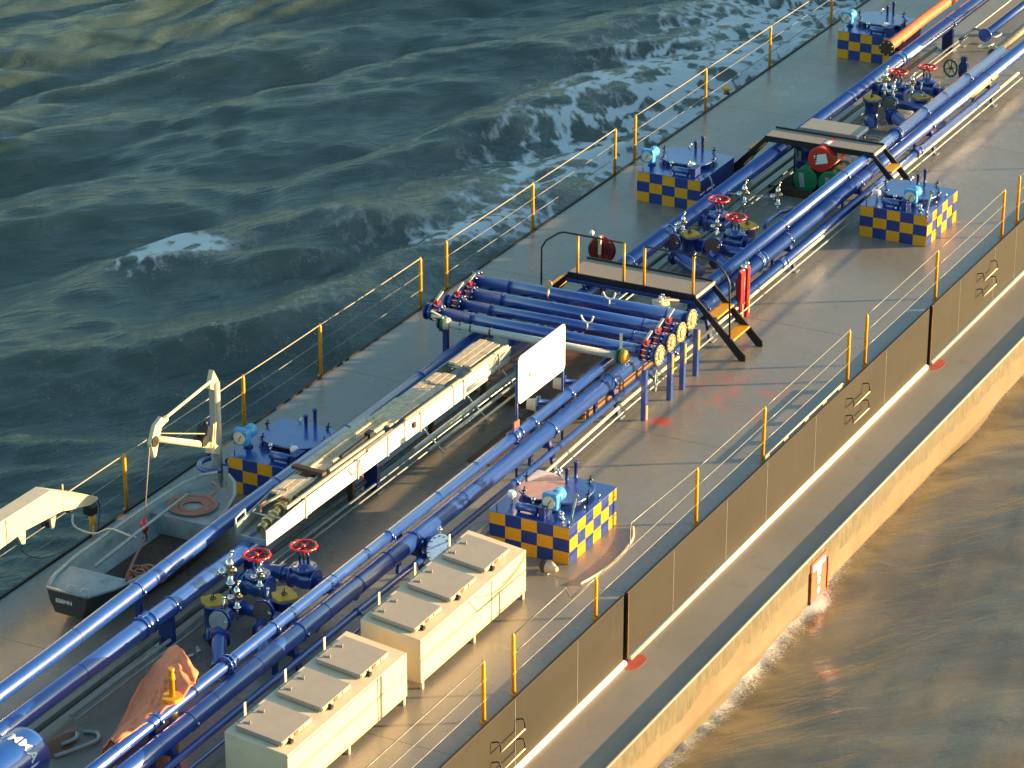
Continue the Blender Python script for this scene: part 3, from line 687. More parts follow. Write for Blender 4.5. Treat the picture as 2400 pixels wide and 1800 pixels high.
# pipe support frames
GSUP = 'blue pipe support frames along the starboard pipes'
for (x, lab) in ((-15.9,'blue pipe support frame under pipes by nearest cabinet'),(-12.3,'blue pipe support frame between the two cabinets'),(-8.2,'blue pipe support frame at far end of second cabinet'),(-3.2,'blue pipe support frame just below the white sign'),(-.47,'blue pipe support frame beside manifold, foot on brown deck'),(3.83,'blue pipe support frame beside the near stair'),(8.19,'blue pipe support frame halfway between the footbridges'),(12.2,'blue pipe support frame behind the far starboard hatch'),(16.7,'blue pipe support frame beyond the far footbridge'),(20.74,'blue pipe support frame close to top right corner')):
    t = thing('pipe_support', lab, 'pipe support', (x,-2.4,0), GSUP)
    mb = MB(); mb.prism([(-2.56,0),(-2.50,0),(-2.36,.66),(-2.42,.66)], x-.06, x-.03, 'x'); mb.prism([(-2.56,0),(-2.535,0),(-2.395,.66),(-2.42,.66)], x-.03, x+.06, 'x'); obj('leg', mb, 'navy', t)
    mb = MB(); mb.prism([(-2.06,0),(-2.0,0),(-2.03,.82),(-2.09,.82)], x-.05, x+.05, 'x'); obj('leg', mb, 'navy', t)
    mb = MB(); mb.boxa(x-.05,x+.05,-2.47,-2.03,.42,.48); obj('crossbar', mb, 'navy', t, .004)
    mb = MB(); mb.boxa(x-.10,x+.10,-2.62,-2.46,0,.015); obj('foot_plate', mb, 'galv', t)
GSUP2 = 'blue saddle supports under the port pipes'
for (x, yb_, lab) in ((-16.9,.40,'blue saddle under port pipes at bottom left'),(-12.3,.55,'blue saddle under port pipes beside the skiff'),(-5.5,.68,'blue saddle under port pipes beside near port hatch'),(5.3,.0,'blue saddle under thick port pipe at near footbridge'),(9.5,.0,'blue saddle under thick port pipe near second port hatch'),(14.9,.0,'blue saddle under thick port pipe behind far footbridge'),(24.5,.0,'blue saddle under thick port pipe at top right')):
    t = thing('pipe_saddle', lab, 'pipe support', (x,.1,0), GSUP2)
    mb = MB(); mb.boxa(x-.05,x+.05,-.12,.16,0,.56); obj('pedestal', mb, 'navy', t, .005)
    if yb_ > .1:
        mb = MB(); mb.boxa(x-.04,x+.04,yb_-.05,yb_+.05,0,.80); obj('post', mb, 'navy', t, .005)
    mb = MB(); mb.boxa(x-.12,x+.12,-.18,.22,0,.015); obj('foot_plate', mb, 'galv', t)
# big blue tank end, bottom left
t = thing('horizontal_tank', 'fat blue horizontal tank with white letters at bottom left corner', 'tank', (-18.5,-.58,0))
mb = MB(); mb.lathe((-24,-.58,.60), (1,0,0), [(0,.42),(6.88,.42),(6.97,.40),(7.0,.36)], 40); obj('shell', mb, 'blue', t)
for x in (-23,-18.3):
    mb = MB(); mb.boxa(x-.06,x+.06,-.9,-.26,0,.26); obj('cradle', mb, 'navy', t, .005)
def letters(txt, h, adv_, origin, right, up, mname, parent, name='lettering', depth=.004, off=None):
    cu = bpy.data.curves.new(name, 'FONT'); cu.body = txt; cu.size = h; cu.extrude = depth; cu.space_character = adv_; cu.offset = .012*h
    ob = bpy.data.objects.new(name, cu); C.objects.link(ob)
    dg = bpy.context.evaluated_depsgraph_get(); me = bpy.data.meshes.new_from_object(ob.evaluated_get(dg)); bpy.data.objects.remove(ob)
    r_ = Vector(right).normalized(); u_ = Vector(up).normalized(); n_ = r_.cross(u_)
    mt = Matrix((( r_.x,u_.x,n_.x,origin[0]),(r_.y,u_.y,n_.y,origin[1]),(r_.z,u_.z,n_.z,origin[2]),(0,0,0,1)))
    me.transform(mt); return me
def put(me, mname, name, parent, wrap=None):
    if wrap:
        for v in me.vertices: v.co = wrap(v.co)
    off = wloc(parent)
    for v in me.vertices: v.co -= off
    me.materials.clear(); me.materials.append(M[mname]); o = bpy.data.objects.new(name, me); C.objects.link(o); o.parent = parent; return o
# letters wrapped round the shell (they run down the side)
me = letters('VMMA', .26, 1.0, (0,0,0), (0,-1,0), (1,0,0), '', None)
def wrap(co):
    s_ = -co.y; th = PI/2+.28 - s_/.42; R_ = .4225+abs(co.z)*.6   # angle from +y axis towards top
    return Vector((-17.42+co.x, -.58+R_*math.cos(PI-th) if False else -.58-R_*math.cos(th), .60+R_*math.sin(th)))
def wrap2(co):
    s_ = -co.y; th = math.radians(62) + s_/.42; R_ = .424+max(0,co.z)
    return Vector((-17.50+co.x, -.58+R_*math.cos(th), .60+R_*math.sin(th)))
put(me, 'lettering', 'lettering', t, wrap2)
mb = MB(); mb.tube(smooth_path([(-16.2,-.43,.03),(-15.85,-.62,.05),(-15.5,-.75,.05),(-15.3,-.62,.05),(-15.35,-.4,.04)],6), .035, 8)
tag(obj('bent_tube', mb, 'galv'), 'curved pale tube on deck right of blue tank', 'pipe')
mb = MB(); mb.tube(smooth_path([(-15.85,-.33,.04),(-15.6,-.42,.05),(-15.45,-.35,.05)],6), .035, 8)
tag(obj('bent_tube', mb, 'galv'), 'short curved pale tube on deck inside the longer curved one', 'pipe')
mb = MB(); mb.prism([(-16.4+.5*math.cos(a)*(1+.2*math.sin(3*a))+.5, -.28+.2*math.sin(a)) for a in [2*PI*i/22 for i in range(22)]], .001, .006, 'z')
struct('rust_stain', mb, 'trayrust')

# ================================================================ davit on the port side
t = thing('davit', 'cream swing davit with triangular arm standing by port hatch', 'davit', (-6.70,2.55,0))
mb = MB(); mb.lathe((-6.70,2.55,0), (0,0,1), [(0,.17),(.02,.17),(.021,.102),(2.08,.102),(2.10,.09)], 20); obj('mast', mb, 'creamshade', t)  # mast greyer than the arm: its shade is painted in
mb = MB()
for a in (0, PI/2, PI, 3*PI/2): mb.prism([(0,0),(.14,0),(0,.22)], -.01, .01, 'y') if False else None
for (dx, dy) in ((1,0),(-1,0),(0,1),(0,-1)):
    mb.box((-6.70+dx*.13,2.55+dy*.13,.08),(.10,.02,.16),(dx,dy,0))
f = obj('gusset', mb, 'cream', t); f['kind'] = 'stuff'
tip = Vector((-9.22,2.2,2.06)); root = Vector((-6.84,2.52,.90)); mt_ = Vector((-6.76,2.54,2.16))
mb = MB(); mb.tube([root, tip-(tip-root).normalized()*.15], .062, 14); arm = obj('arm', mb, 'cream', t)
mb = MB(); mb.tube([mt_, tip+Vector((.22,.02,.20))], .030, 10); mb.box((tip.x+.36,2.23,tip.z+.17),(.3,.07,.09),mt_-tip); obj('tie_rod', mb, 'cream', t, .004)
mb = MB(); mb.prism([(-9.36,2.02),(-9.20,2.30),(-8.98,2.38),(-8.96,2.28),(-9.10,2.0),(-9.20,1.74),(-9.27,1.72)], 2.16, 2.24, 'y'); obj('head_plate', mb, 'cream', t, .006)
mb = MB(); mb.lathe((-9.24,2.14,2.02),(0,1,0),[(0,.10),(.12,.10)],18); obj('sheave', mb, 'black', t)
mb = MB(); mb.prism([(-6.92,2.05),(-6.78,2.36),(-6.62,2.10),(-6.66,2.02),(-6.80,1.98)], 2.50, 2.60, 'y'); obj('mast_bracket', mb, 'cream', t, .006)
mb = MB(); mb.box((root.x-.06,2.5,.86),(.26,.18,.16),tip-root); mb.cyl((-6.90,2.5,.80),(-6.90,2.5,.98),.05,10); obj('hinge', mb, 'cream', t, .006)
mb = MB(); mb.box((-7.22,2.48,1.30),(.14,.2,.30),tip-root); mb.lathe((-7.34,2.36,1.22),(0,1,0),[(0,.10),(.03,.10),(.031,.06),(.17,.06),(.171,.10),(.2,.10)],16); mb.ball((-7.16,2.47,1.48),.05); wn = obj('winch', mb, 'black', t)
mb = MB()
for k in range(2): mb.bar((-7.08+.07*k,2.40,.98),(-7.00+.07*k,2.40,1.42),.02,.03)
obj('winch_plate', mb, 'cream', t); kids(t)[-1]['kind'] = 'stuff'
mb = MB(); mb.tube([(-7.25,2.42,1.32),(-9.15,2.2,2.13)], .012, 6); obj('cable', mb, 'cable', t)
mb = MB(); mb.tube([(-9.34,2.2,2.0),(-9.60,2.2,.72)], .010, 6); obj('fall', mb, 'cable', t)
mb = MB(); mb.ball((-9.62,2.2,.58),.085,12); mb.lathe((-9.62,2.2,.42),(0,0,1),[(0,.03),(.08,.07),(.2,.07),(.3,.02)],12); obj('hook_block', mb, 'red', t)
mb = MB(); mb.tube(smooth_path([(-9.62,2.2,.45),(-9.60,2.18,.36),(-9.66,2.16,.30),(-9.68,2.2,.36)],4), .016, 6); obj('hook', mb, 'brown', t)
t = thing('mooring_hoop', 'blue curved bracket round foot of the cream mast', 'bracket', (-6.7,2.6,.5))
mb = MB(); pts = [(-6.78+.30*math.cos(a), 2.55+.28*math.sin(a), .50) for a in [math.radians(20+12*i) for i in range(19)]]
mb.tube(pts, .05, 8); mb.boxa(-6.72,-6.45,2.26,2.46,.48,.52); obj('hoop', mb, 'blue', t)
mb = MB(); mb.tube(smooth_path([(-6.62,2.42,.52),(-6.62,2.36,.60),(-6.55,2.26,.62),(-6.5,2.2,.55)],4), .02, 6); obj('rod', mb, 'navy', t)

# ================================================================ skiff
def skiff():
    t = thing('skiff', 'grey-green open steel skiff stowed on port deck, bow rope coiled', 'boat', (-10.2,1.85,0))
    # stations: x, half width at rim, half width at bottom, rim z, bottom z, centre y
    st = [(-12.50,.40,.26,.66,.24,1.83),(-12.0,.60,.40,.63,.13,1.82),(-11.2,.72,.54,.60,.07,1.82),(-10.2,.76,.60,.58,.06,1.82),(-9.2,.74,.58,.58,.06,1.85),
          (-8.5,.66,.46,.61,.08,1.88),(-8.0,.54,.32,.66,.14,1.90),(-7.65,.34,.16,.71,.28,1.92),(-7.48,.12,.05,.74,.42,1.93)]
    def sec(s, inset=0):
        x, a, b, zr, zb, cy = s; a -= inset; b -= inset; zb += inset
        return [(x,cy+a,zr),(x,cy+(a+b)/2+.03,(zr+zb)/2),(x,cy+b,zb),(x,cy,zb-.01),(x,cy-b,zb),(x,cy-(a+b)/2-.03,(zr+zb)/2),(x,cy-a,zr)]
    mb = MB(); n = 7; vs = []; fs = []
    for s_ in st: vs += sec(s_)
    for j in range(len(st)-1):
        for i in range(n-1): fs.append((j*n+i,(j+1)*n+i,(j+1)*n+i+1,j*n+i+1))
    fs.append(tuple(range(n)))
    mb.add(vs, fs, True); mb.sm[-1] = False
    o = obj('hull', mb, 'boatdark', t)
    s2 = MB(); vs = []
    st2 = [(x+(.02 if k == 0 else (-.02 if k == len(st)-1 else 0)),max(.05,a),max(.02,b),zr,zb,cy) for k,(x,a,b,zr,zb,cy) in enumerate(st)]
    for s_ in st2: vs += sec(s_, .022)
    s2.add(vs, [f for f in fs], True); s2.sm[-1] = False; obj('lining', s2, 'boatpaint', t)
    for sgn in (1, -1):
        mb = MB(); mb.tube([(x,cy+sgn*a,zr) for (x,a,b,zr,zb,cy) in st], .030, 8); obj('gunwale', mb, 'galv', t)
    mb = MB(); mb.tube([(-12.5,1.43,.66),(-12.5,2.23,.66)], .03, 8); obj('gunwale', mb, 'galv', t)
    # near deck plate
    mb = MB(); mb.prism([(-12.48,1.45),(-12.48,2.21),(-12.0,2.38),(-11.55,2.42),(-11.55,1.30),(-12.0,1.24)][::-1], .585, .60, 'z'); obj('aft_deck', mb, 'boatpaint', t)
    mb = MB(); mb.prism([(-8.95,1.16),(-8.95,2.56),(-8.5,2.50),(-8.0,2.40),(-7.65,2.22),(-7.52,2.02),(-7.52,1.84),(-7.65,1.62),(-8.0,1.40),(-8.5,1.24)][::-1], .46, .475, 'z'); obj('fore_deck', mb, 'boatpaint', t)
    mb = MB(); mb.boxa(-8.965,-8.95,1.20,2.52,.10,.475); obj('bulkhead', mb, 'boatpaint', t)
    mb = MB(); mb.boxa(-10.9,-10.65,1.12,2.52,.40,.425); obj('thwart', mb, 'boatdark', t, .004) if False else None
    mb = MB(); mb.boxa(-11.5,-8.97,1.34,2.30,.095,.11); obj('floor', mb, 'brown', t)
    mb = MB(); mb.tube([(-11.4,2.02,.60),(-10.0,2.12,.60),(-8.3,2.16,.62)], .03, 8); obj('oar_shaft', mb, 'galv', t)
    for k in range(2):
        mb = MB(); y = 1.62+.28*k; mb.tube(smooth_path([(-12.42,y,.60),(-12.40,y-.03,.72),(-12.34,y-.12,.70),(-12.36,y-.14,.60)],4), .018, 6); obj('cleat', mb, 'whiterope', t)
    me = letters('EBBMN', .10, 1.05, (-12.512,2.06,.44), (0,-1,0), (0,0,1), '', None); put(me, 'lettering', 'registration', t)
    return t
skiff()
mb = MB(); P = []
for k in range(7):
    R_ = .17+.038*k
    for i in range(20):
        a = 2*PI*i/20; rr = R_+.038*i/20; P.append((-8.44+rr*math.cos(a)*1.0+rng.normal(0,.004), 1.98+rr*math.sin(a)*1.05+rng.normal(0,.004), .495+rng.uniform(0,.015)+(.02 if k > 4 else 0)))
P += smooth_path([P[-1],(-8.02,1.86,.54),(-7.85,1.80,.62),(-7.8,1.95,.70),(-7.7,2.0,.60)],4)
mb.tube(P, .022, 6); tag(obj('rope_coil', mb, 'rope'), 'flat coil of brown rope on the foredeck of the skiff', 'rope')
mb = MB(); P = smooth_path([(-9.67,2.17,.34),(-9.8,2.15,.30),(-10.3,2.0,.22),(-10.75,1.85,.14),(-10.95,1.7,.13),(-10.7,1.5,.14),(-10.4,1.6,.15),(-10.6,1.8,.16),(-11.0,1.6,.17),(-10.8,1.42,.15),(-10.35,1.5,.16)],6)
mb.tube(P, .028, 6); tag(obj('rope', mb, 'rope'), 'brown rope hanging from red hook into the skiff', 'rope')
t = thing('tackle_heap', 'brown sling heap lying in the bottom of the skiff', 'sling', (-10.6,1.6,.1))
mb = MB()
for k in range(9):
    c = (-10.6+rng.normal(0,.10),1.58+rng.normal(0,.08),.14+.02*k); mb.ring(c,(rng.normal(0,.2),rng.normal(0,.2),1),.16+.02*rng.rand(),.02,14,5)
f = obj('slings', mb, 'rope', t); f['kind'] = 'stuff'
mb = MB(); mb.tube(smooth_path([(-9.9,3.5,.62),(-10.0,3.4,.45),(-10.0,3.0,.40),(-10.05,2.62,.60),(-10.15,2.2,.62),(-10.1,2.05,.58)],6), .018, 6)
tag(obj('lashing', mb, 'whiterope'), 'pale lashing tying the skiff to the crutch post', 'rope')
t = thing('skiff_chock', 'pair of dark chocks under the skiff', 'chock', (-10.2,1.85,0))
for x in (-11.2,-9.0):
    mb = MB(); mb.boxa(x-.06,x+.06,1.4,2.3,0,.06); obj('chock', mb, 'brown', t)

# ================================================================ cream hose boom resting in its crutch
t = thing('crane_boom', 'cream crane boom tip resting in crutch over port rail at left edge', 'crane', (-12.1,3.56,.6))
mb = MB()
poly = [(-16.0,.90),(-12.15,.94),(-11.39,.97),(-10.35,.88),(-10.12,.80),(-9.34,.555),(-9.10,.57),(-9.11,.62),(-9.69,.935),(-10.62,1.40),(-12.1,1.42),(-16.0,1.42)]
yi = [3.40,3.40,3.40,3.40,3.42,3.50,3.50,3.50,3.42,3.40,3.40,3.40]
n = len(poly); vs = [(a,yy,b) for (a,b),yy in zip(poly,yi)]+[(a,7.12-yy,b) for (a,b),yy in zip(poly,yi)]
mb.add(vs, [tuple(range(n)), tuple(reversed(range(n,2*n)))]+[(i,n+i,n+(i+1)%n,(i+1)%n) for i in range(n)]); obj('boom', mb, 'cream', t, .01)
mb = MB(); mb.boxa(-11.96,-11.945,3.392,3.40,.96,1.40); obj('panel_seam', mb, 'brown', t)
mb = MB(); mb.prism([(-11.62,.96),(-11.40,.97),(-11.42,.72),(-11.52,.76)], 3.41, 3.46, 'y'); obj('lug', mb, 'cream', t, .004)
mb = MB(); mb.prism([(-10.66,.86),(-10.5,.87),(-10.58,.66),(-10.64,.66)], 3.41, 3.46, 'y'); obj('lug', mb, 'cream', t, .004)
mb = MB(); mb.cyl((-10.62,3.46,.72),(-10.62,3.62,.72),.05,10); mb.cyl((-10.0,3.45,.74),(-10.0,3.6,.74),.05,10); obj('pin', mb, 'black', t); kids(t)[-1]['kind'] = 'stuff'
mb = MB(); mb.cyl((-10.15,3.5,1.18),(-10.15,3.5,1.30),.015,6); obj('sight_pin', mb, 'cream', t)
mb = MB(); mb.tube(smooth_path([(-11.47,3.44,.72),(-11.4,3.5,.55),(-11.0,3.56,.25),(-10.6,3.55,.08),(-10.2,3.5,.05)],5), .008, 5); obj('tail_wire', mb, 'black', t)
t = thing('boom_crutch', 'yellow crutch post with black rubber pad under the boom tip', 'post', (-9.32,3.5,0))
mb = MB(); mb.lathe((-9.32,3.5,0),(0,0,1),[(0,.055),(.40,.065)],12); obj('post', mb, 'yellow', t)
mb = MB(); mb.boxa(-9.42,-9.24,3.42,3.62,.38,.56); obj('rubber_pad', mb, 'black', t, .02)
mb = MB(); mb.prism([(-9.44,0),(-9.36,0),(-9.37,.16),(-9.40,.2)],3.42,3.44,'y'); obj('gusset', mb, 'cream', t)
mb = MB(); mb.tube(smooth_path([(-9.12,3.52,.60),(-9.1,3.48,.40),(-9.2,3.45,.2),(-9.3,3.4,.05)],4), .012, 5); obj('strop', mb, 'navy', t)

# ================================================================ gangway ladder in its rack
t = thing('gangway_rack', 'long white-sided gangway rack holding boards, between the pipes', 'gangway', (-5.3,-.05,.87))
LX0, LX1 = -9.78, -.78; ya0, ya1 = -.36, -.20; yw = .60
def ly(x): return -.38
def lw(x): return .62+.18*min(1,max(0,(x-LX0)/1.6))
segs = [(LX0,-8.3),(-8.295,-5.62),(-5.60,-2.72),(-2.70,-1.72)]
for k, (a, b) in enumerate(segs):
    mb = MB(); za, zb = (1.10, 1.16) if k == 0 else (1.16, 1.16)
    vs = [(a,ly(a),.83),(b,ly(b),.82),(b,ly(b),zb),(a,ly(a),za),(a,ly(a)+.03,.83),(b,ly(b)+.03,.82),(b,ly(b)+.03,zb),(a,ly(a)+.03,za)]
    mb.add(vs, [(0,1,2,3),(7,6,5,4),(0,4,5,1),(3,2,6,7),(0,3,7,4),(1,5,6,2)]); obj('side_panel', mb, 'white', t, .004)
mb = MB(); mb.boxa(-1.70,LX1,ly(0),ly(0)+.03,1.02,1.16); obj('side_panel', mb, 'galv', t, .004)
mb = MB(); mb.tube([(-2.6,-.34,.93),(-.85,-.34,.93)],.07,14); obj('side_tube', mb, 'galv', t)
mb = MB(); a, b, c_ = LX0, -8.2, LX1
for p, q in ((a, b), (b, c_)):
    y0, y1 = ly(p)+lw(p), ly(q)+lw(q)
    mb.add([(p,y0-.03,.84),(q,y1-.03,.84),(q,y1-.03,1.10),(p,y0-.03,1.10),(p,y0,.84),(q,y1,.84),(q,y1,1.10),(p,y0,1.10)], [(0,1,2,3),(7,6,5,4),(0,4,5,1),(3,2,6,7),(0,3,7,4),(1,5,6,2)])
obj('far_rail', mb, 'galv', t)
mb = MB(); mb.boxa(LX0,LX1,ly(0)+.03,ly(0)+.60,.835,.85); obj('tray', mb, 'galv', t)
mb = MB(); mb.boxa(LX0-.02,LX0,ly(0),ly(0)+.62,.83,.93); obj('end_plate', mb, 'galv', t, .003)
y_ = ly(0)+.62; mb = MB(); mb.tube([(LX0+.02,y_,.88),(LX0+.02,y_,1.20),(LX0+.38,y_+.04,1.20),(LX0+.38,y_+.04,1.0)], .018, 6); obj('hoop', mb, 'white', t)
for x in (-9.2,-8.3,-7.2,-6.2,-5.2,-4.1,-3.2,-2.5,-2.0,-1.5,-.95):
    mb = MB(); mb.cyl((x,-.36,1.08),(x,ly(x)+lw(x)-.03,1.06),.018,8); obj('rung', mb, 'steel', t)
for (a, b, y, z, m_) in ((-7.5,-4.9,.12,1.235,'plank'),(-7.1,-5.0,-.10,1.235,'plank'),(-4.85,-2.75,-.31,1.20,'timber'),(-2.3,-.95,-.31,1.20,'timber'),(-9.0,-5.3,-.30,1.185,'timber'),(-6.3,-.85,-.355,1.185,'timber'),(-7.4,-5.5,-.22,1.215,'timber')):
    mb = MB(); mb.bar((a,y,z),(b,y+rng.uniform(-.02,.02),z),.045,.05); obj('timber_rail', mb, m_, t, .004)
for x in (-8.5,-6.7,-5.61,-4.4,-2.71,-1.3):
    mb = MB(); mb.boxa(x-.02,x+.03,ly(x)-.018,ly(x)-.001,.80,1.20); obj('rack_strap', mb, 'galv', t, .003)
mb = MB(); mb.boxa(-4.7,-4.62,ly(0)-.05,ly(0)-.001,1.0,1.10); obj('latch', mb, 'brown', t, .004)
for x in (-9.3,-6.2,-3.2,-1.1):
    mb = MB(); mb.boxa(x-.04,x+.04,.0,.10,.0,.835); obj('rack_leg', mb, 'brown', t, .004)
GB = 'weathered boards lying on the gangway rack'
for (a, b, y0, y1, z, lab) in ((-8.55,-7.72,-.12,.30,1.14,'short pale board nearest the end on gangway rack'),(-7.5,-4.95,-.12,.38,1.17,'long weathered board on gangway rack behind dark cross beam'),(-5.2,-4.1,-.22,.30,1.19,'board with a ragged orange end midway along gangway rack'),(-4.5,-3.15,-.20,.30,1.15,'grey shaded board on gangway rack before the gap'),(-3.1,-2.62,-.16,.24,1.17,'small pale square board near far end of gangway rack'),(-2.2,-.92,-.22,.24,1.19,'broad orange-brown board at far end of gangway rack')):
    nn = 3
    o = thing('board', lab, 'board', (a,y0,z), GB)
    for j in range(nn):
        ya_, yb2 = y0+(y1-y0)*j/nn, y0+(y1-y0)*(j+1)/nn
        mb = MB(); mb.boxa(a+rng.uniform(-.05,.05), b+rng.uniform(-.06,.06), ya_+.003, yb2-.003, z, z+.035+.004*j); obj('plank', mb, 'plank', o, .003)
mb = MB(); mb.bar((-7.60,-.24,1.24),(-7.52,.44,1.22),.12,.06); tag(obj('cross_beam', mb, 'brown'), 'dark cross beam lying over the gangway rack near its near end', 'beam')
t2 = thing('hose_coupling', 'string of brass hose couplings lying in near end of gangway rack', 'coupling', (-9.2,-.05,.95))
for k in range(6):
    x = -9.55+.27*k; y = -.12+.035*k; mb = MB(); mb.cyl((x,y,.97+.01*k),(x+.22,y+.02,1.0+.012*k),.085+.012*(k%2),14); obj('coupling', mb, 'brass' if k % 2 else 'discbrass_', t2) if False else obj('coupling', mb, 'brass', t2)
    mb = MB(); mb.ring((x+.23,y+.02,1.0+.012*k),(1,.1,0),.095,.018,16,5); obj('coupling_ring', mb, 'goldish', t2)
mb = MB(); mb.bar((-8.95,.22,1.10),(-8.60,.05,1.20),.05,.03); mb2 = MB(); obj('coupling_lever', mb, 'cream', t2)
mb = MB(); mb.tube(smooth_path([(-9.2,.1,1.05),(-8.9,.22,1.14),(-8.6,.02,1.12),(-8.3,.1,1.2)],5),.016,6)
tag(obj('hose_lead', mb, 'rope'), 'thin brown line tangled over the brass couplings', 'rope')
mb = MB(); mb.tube(sag((-7.05,-.40,1.16),(-6.65,-.40,1.16),.20,10)+[(-6.65,-.40,1.16),(-6.62,-.42,.95),(-6.58,-.42,.74)],.010,5)
tag(obj('orange_lashing', mb, 'orange'), 'orange lashing hanging over white side of gangway rack', 'rope')
GP2 = 'poles slung below the starboard side of the gangway rack'
for (a, b, y, z, r, m_, lab) in ((-4.9,-.7,-.52,.66,.05,'galv','thick grey pole slung highest below gangway rack'),(-4.6,-.6,-.66,.56,.035,'galv','grey pole slung second below gangway rack'),(-4.2,-.5,-.78,.46,.024,'cream','thin pale pole slung lowest below gangway rack')):
    mb = MB(); mb.tube([(a,y,z),(b,y-.03,z+.04)],r,12); tag(obj('pole', mb, m_), lab, 'pole', GP2)
for x in (-4.3,-2.6,-1.2):
    mb = MB(); mb.bar((x,-.40,.82),(x,-.82,.42),.03,.03); tag(obj('sling_bar', mb, 'galv'), 'slanting bracket holding the poles below gangway rack, at %s' % {-4.3:'their near ends',-2.6:'mid length',-1.2:'their far ends'}[x], 'bracket', 'brackets of the slung poles')
mb = MB(); mb.bar((-6.9,-.16,1.27),(-5.9,-.14,1.27),.05,.05); mb.box((-5.84,-.14,1.28),(.16,.12,.10)); mb.tube([(-6.9,-.16,1.27),(-5.9,-.14,1.27)],.02,6)
tag(obj('mallet', mb, 'black'), 'black-headed pole lying on top of gangway rack', 'mallet')

# ================================================================ white sign
t = thing('warning_sign', 'white board sign with rounded corners on two blue posts', 'sign', (-2.95,-2.1,.95))
for x in (-3.90,-2.03):
    mb = MB(); mb.cyl((x,-2.1,.0 if x < -3 else .0),(x,-2.1,2.30),.026,10); obj('post', mb, 'navy', t)
pr = []
x0_, x1_, z0_, z1_, rc = -3.92, -2.03, 1.50, 2.43, .10
for (cx, cz, a0) in ((x1_-rc,z0_+rc,-90),(x1_-rc,z1_-rc,0),(x0_+rc,z1_-rc,90),(x0_+rc,z0_+rc,180)):
    for i in range(7): a = math.radians(a0+15*i); pr.append((cx+rc*math.cos(a),cz+rc*math.sin(a)))
mb = MB(); mb.prism(pr, -2.150, -2.128, 'y'); b = obj('panel', mb, 'white', t, .003)
mat('fadedprint', (.74,.70,.58), .5, var=.06)
for cx in (-3.42,-2.48):
    mb = MB(); mb.ring((cx,-2.152,1.95),(0,1,0),.30,.006,32,5); obj('faded_ring', mb, 'fadedprint', b)
    mb = MB(); mb.bar((cx-.2,-2.152,2.15),(cx+.2,-2.152,1.75),.006,.035,(0,0,1)); obj('faded_bar', mb, 'fadedprint', b)
mb = MB(); mb.prism([(-3.52,1.93),(-3.47,2.08),(-3.43,1.99),(-3.46,1.86)],-2.1535,-2.1505,'y'); obj('rust_mark', mb, 'redoxide', b)
mb = MB(); mb.boxa(-4.06,-3.86,-2.14,-2.1,1.02,1.20); obj('tag_plate', mb, 'redoxide', t, .004)

# ================================================================ manifold
mb = MB(); mb.boxa(-.9,2.7,-2.0,.75,.012,.03); mb.boxa(-.92,-.9,-2.0,.75,.012,.16); mb.boxa(2.7,2.72,-2.0,.75,.012,.16); mb.boxa(-.9,2.7,-2.02,-2.0,.012,.16); mb.boxa(-.9,2.7,.75,.77,.012,.16)
mb.boxa(-3.6,-.93,-1.6,-.9,.004,.02)
tag(obj('drip_tray', mb, 'trayrust'), 'rusty brown drip tray on deck under the manifold pipes', 'tray')
GM = 'blue manifold pipes lying across the deck'
def flange(mb, c, r, d=(0,1,0), w=.035): c = Vector(c); d_ = Vector(d); mb.lathe(c-d_*w/2, d_, [(0,r),(w,r)], 24)
def bolts(c, R, m=10, r=.018, L=.12, d='y', mname='chrome', parent=None):
    mb = MB()
    for i in range(m):
        a = 2*PI*(i+.5)/m; y, z = math.cos(a)*R, math.sin(a)*R
        if d == 'y': mb.cyl((c[0]+y,c[1]-L/2,c[2]+z),(c[0]+y,c[1]+L/2,c[2]+z),r,6); mb.ball((c[0]+y,c[1]-L/2,c[2]+z),r*1.5,6)
        else: mb.cyl((c[0]-L/2,c[1]+y,c[2]+z),(c[0]+L/2,c[1]+y,c[2]+z),r,6)
    o = obj('bolt_circle', mb, mname, parent); o['kind'] = 'stuff'; return o
def butterfly(x, y, z, sgn, t, r=.175, lev=True):
    """red-banded butterfly valve in a manifold line, flange stack towards sgn*y"""
    mb = MB(); flange(mb, (x,y,z), r); flange(mb, (x,y+sgn*.17,z), r); flange(mb, (x,y+sgn*.30,z), r); v = obj('flange_stack', mb, 'navy', t)
    mb = MB(); mb.lathe((x,y+sgn*.03,z),(0,sgn,0),[(0,r*.82),(.11,r*.82)],20); obj('red_band', mb, 'red', v)
    mb = MB(); mb.lathe((x,y+sgn*.17,z),(0,sgn,0),[(0,r*.72),(.13,r*.72)],20); obj('spool', mb, 'blue', v)
    bolts((x,y+sgn*.09,z), r*.86, 9, .016, .24, parent=v)
    mb = MB(); mb.cyl((x,y+sgn*.085,z+r*.7),(x,y+sgn*.085,z+r+.10),.03,8); mb.boxa(x-.07,x+.05,y+sgn*.085-.05,y+sgn*.085+.05,z+r+.03,z+r+.08); obj('valve_neck', mb, 'red', v)
    if lev: mb = MB(); mb.bar((x-.04,y+sgn*.085,z+r+.10),(x+.30,y+sgn*.085+.04,z+r+.16),.05,.03); obj('lever', mb, 'discgrey', v)
